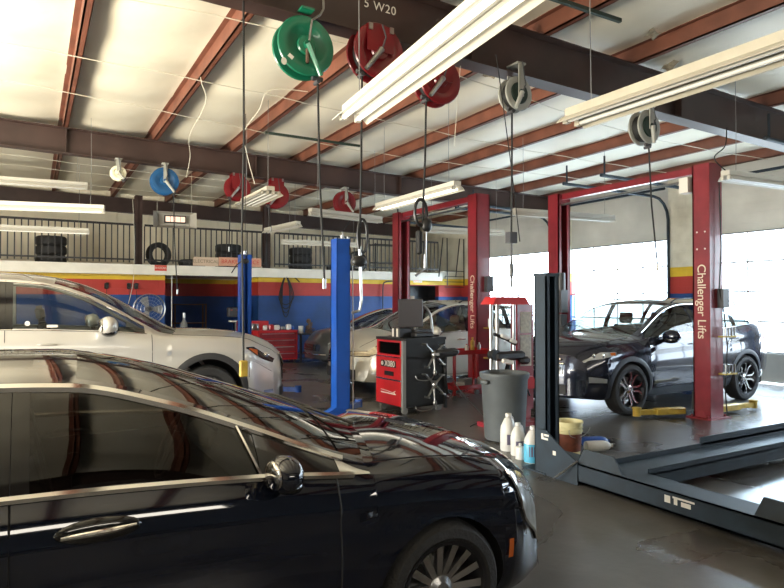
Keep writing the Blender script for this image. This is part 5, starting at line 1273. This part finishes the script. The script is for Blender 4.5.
MB().lathe([(.1015, .005), (.1025, .02), (.1025, .185), (.1015, .19)], Matrix.Diagonal((1, .85, 1, 1)), 20).build('blue_liquid', M_blueliq, j)
bottle('small white funnel bottle in front of the jugs', (4.40, 4.93, 0), .05, .16, M_milky, M_milky, .25)
t = thing('bucket', 'pale yellow plastic bucket with a torn orange label behind the rack beam', 'bucket', (4.98, 4.82, 0))
MB().lathe([(.001, .0), (.12, .0), (.145, .34), (.155, .34), (.155, .36), (.148, .36), (.138, .34), (.115, .015), (.001, .015)], None, 32).build('pail', M_bucket, t)
for z in (.30, .26): MB().lathe([(.142, z-.006), (.152, z-.004), (.152, z+.004), (.142, z+.006)], None, 32).build('rim_ring', M_bucket, t)
MB().lathe([(.1265, .05), (.1395, .235)], None, 24, PI*.95, PI*1.95).build('torn_label', M_rust, t)
MB().tube([(.155*math.cos(q), .155*math.sin(q)*.2-.16, .30-.10*math.sin(q)) for q in np.linspace(0, PI, 13)], .004, 5).build('bail_handle', M_steel, t)
for lb, loc, m_, z in (('white oil bottle lying on its side right of the bucket', (5.35, 4.75, .055), M_milky, 0), ('blue oil bottle lying behind the white one', (5.50, 4.92, .055), M_liftblue, 0)):
    o = MB().lathe([(.001, -.14), (.055, -.14), (.058, -.12), (.058, .06), (.045, .12), (.02, .15), (.02, .19), (.001, .19)], Matrix.Rotation(PI/2, 4, 'Y'), 18).build('bottle', m_)
    tag(o, lb, 'bottle', loc=loc); o.location.z = .06; o.rotation_euler = (0, 0, -.35)
    MB().lathe([(.024, .17), (.024, .20), (.001, .20)], Matrix.Rotation(PI/2, 4, 'Y'), 12).build('cap', M_dgrey, o)

# ------------------------------------------------------------------ far work area
t = thing('tool_chest', 'red tool chest on the floor below the hose coil', 'tool chest', (5.75, 16.3, 0))
MB().b2((-.55, -.25, .08), (.55, .25, .85)).build('cabinet', M_red, t, smooth=False)
for k in range(4):
    d = MB().b2((-.52, -.265, .12+.18*k), (.52, -.25, .28+.18*k)).build('drawer', M_liftred, t, smooth=False); MB().b2((-.45, -.28, .24+.18*k), (.45, -.265, .26+.18*k)).build('drawer_pull', M_steel, d, smooth=False)
MB().b2((-.56, -.26, .85), (.56, .26, .88)).build('top', M_red, t, smooth=False)
for x in (-.5, .5):
    for y in (-.2, .2): MB().cyl((x, y-.02, .041), (x, y+.02, .041), .04, 12).build('caster', M_black, t)
t = thing('tool_chest', 'raised red tool box with round grey speaker, beside the far blue post', 'tool chest', (5.30, 16.9, .0))
MB().b2((-.38, -.2, 0), (.40, .2, 1.12)).build('cabinet', M_red, t, smooth=False); MB().b2((-.3, -.215, .86), (.12, -.2, 1.05)).build('panel', M_grey, t, smooth=False)
m = MB().lathe([(.001, 0), (.07, 0), (.085, .02), (.07, .03)], Matrix.Translation((-.0, -.22, .95)) @ Matrix.Rotation(PI/2, 4, 'X'), 20); m.build('speaker_cone', M_steel, t)
random.seed(3)
items = [(5.45, 'white', .12, .14), (5.62, 'red', .14, .16), (5.78, 'white', .16, .14), (5.95, 'grey', .12, .10), (6.12, 'white', .14, .16), (6.24, 'blue', .08, .11)]
nm_ = ['small white carton at the left of the red chest top', 'red can on top of the red chest', 'white rag pile on top of the red chest', 'grey tin on top of the red chest', 'white bottle on top of the red chest', 'blue cup at the right end of the red chest top']
for (x, cn, w_, h_), lb in zip(items, nm_):
    mm_ = dict(white=M_milky, red=M_red, grey=M_grey, blue=M_liftblue)[cn]
    o = MB().b2((-w_/2, -.05, 0), (w_/2, .06, h_), bev=.025).build({'white': 'carton', 'red': 'can', 'grey': 'tin', 'blue': 'cup'}[cn], mm_); tag(o, lb, {'white': 'box', 'red': 'can', 'grey': 'tin', 'blue': 'cup'}[cn], loc=(x, 16.25, .88)); o.rotation_euler = (0, 0, random.uniform(-.4, .4))
t = thing('work_table', 'black steel work table cluttered with parts, right of the red chest', 'table', (7.0, 16.3, 0))
MB().b2((-.65, -.3, .74), (.65, .3, .78)).build('table_top', M_black, t, smooth=False); MB().b2((-.6, -.28, .2), (.6, .28, .22)).build('lower_shelf', M_black, t, smooth=False)
for x in (-.6, .6):
    for y in (-.26, .26): MB().b2((x-.025, y-.025, 0), (x+.025, y+.025, .74)).build('leg', M_black, t, smooth=False)
cl = [('bench_vise', 'rusty bench vise on the black work table', 'vise', (-.28, 1), M_brown), ('coffee_can', 'white can on the left of the black work table', 'can', (-.52, 0), M_milky), ('parts_tray', 'grey parts tray on the black work table', 'tray', (.1, 2), M_grey), ('shop_rag', 'pale rag at the right of the black work table', 'rag', (.42, 3), M_milky)]
for nme, lb, ct, (dx, kd), mm_ in cl:
    m = MB()
    if kd == 1: m.b2((-.07, -.1, 0), (.07, .1, .08)); m.box((0, 0, .15), (.12, .22, .14), bev=.03); m.b2((-.05, -.14, .20), (.05, -.08, .30)); m.sphere((0, .02, .33), (.13, .13, .14)); m.cyl((-.1, -.18, .12), (.1, -.18, .12), .012, 8)
    elif kd == 0: m.lathe([(.001, 0), (.07, 0), (.07, .2), (.001, .2)], None, 18)
    elif kd == 2: m.b2((-.15, -.1, 0), (.15, .1, .015)); m.b2((-.15, -.1, 0), (-.14, .1, .07)); m.b2((.14, -.1, 0), (.15, .1, .07)); m.b2((-.15, -.1, 0), (.15, -.09, .07)); m.b2((-.15, .09, 0), (.15, .1, .07))
    else: m.sphere((0, 0, .04), (.26, .16, .08))
    o = m.build(nme, mm_); tag(o, lb, ct, loc=(7.0+dx, 16.25, .781))
for k, (x, lb) in enumerate(((6.75, 'dark part leaning on the lower shelf of the work table, left'), (7.2, 'dark part on the lower shelf of the work table, right'))):
    o = MB().lathe([(.05, -.05), (.14, -.05), (.15, 0), (.14, .05), (.05, .05), (.05, -.05)], None, 24).build('brake_rotor', M_dgrey); tag(o, lb, 'brake rotor', loc=(x, 16.3, .27))
# recess shelf and bits
t = thing('parts_shelf', 'dim steel shelving in the recess under the mezzanine', 'shelf', (4.1, 19.3, 0))
for x in (-.45, .45):
    for y in (-.2, .2): MB().b2((x-.02, y-.02, 0), (x+.02, y+.02, 1.6)).build('upright', M_brown, t, smooth=False)
for z in (.4, 1.0, 1.56): MB().b2((-.47, -.22, z), (.47, .22, z+.03)).build('shelf', M_brown, t, smooth=False)
o = MB().cyl((0, 0, 0), (0, 0, 2.38), .014, 8).build('steel_pipe', M_fixd); tag(o, 'thin pale vertical pipe at the left of the recess', 'pipe', loc=(3.22, 17.3, 0))
bottle('grey gas bottle standing in the recess near the pipe', (3.6, 17.6, 0), .10, 1.35, M_grey, M_steel)
t = thing('bench_grinder', 'small dark machine on a pedestal with red lights in the recess', 'machine', (5.05, 17.6, 0))
MB().cyl((0, 0, 0), (0, 0, 1.1), .05, 12).build('pedestal', M_dgrey, t); MB().b2((-.25, -.1, 1.22), (.25, .12, 1.5), bev=.03).build('housing', M_dgrey, t)
m = MB()
for x in (-.16, 0, .14): m.sphere((x, -.11, 1.42), (.05, .03, .03))
m.build('indicator', M_signred, t)
MB().b2((-.2, -.12, 1.08), (.18, .1, 1.12)).build('tray', M_milky, t)

cable('black air hose lying in a loose heap on the floor by the right doors', sm([(10.9, 5.35, .012), (11.05, 5.6, .012), (11.2, 5.45, .02), (11.0, 5.35, .03), (11.15, 5.2, .02), (11.4, 5.4, .012), (11.8, 5.3, .012)]), .011, M_hose, 'air_hose')
GR = {'hose reel': 'hose and cord reels under the roof beams', 'light fixture': 'strip lights hanging from the roof', 'tire': 'tires stored on the mezzanine', 'jug': 'plastic jugs by the rack post', 'sign': 'signs along the mezzanine edge'}
for o in list(bpy.data.objects):
    if o.parent is None and o.get('category') in GR and not o.get('group'): o['group'] = GR[o['category']]
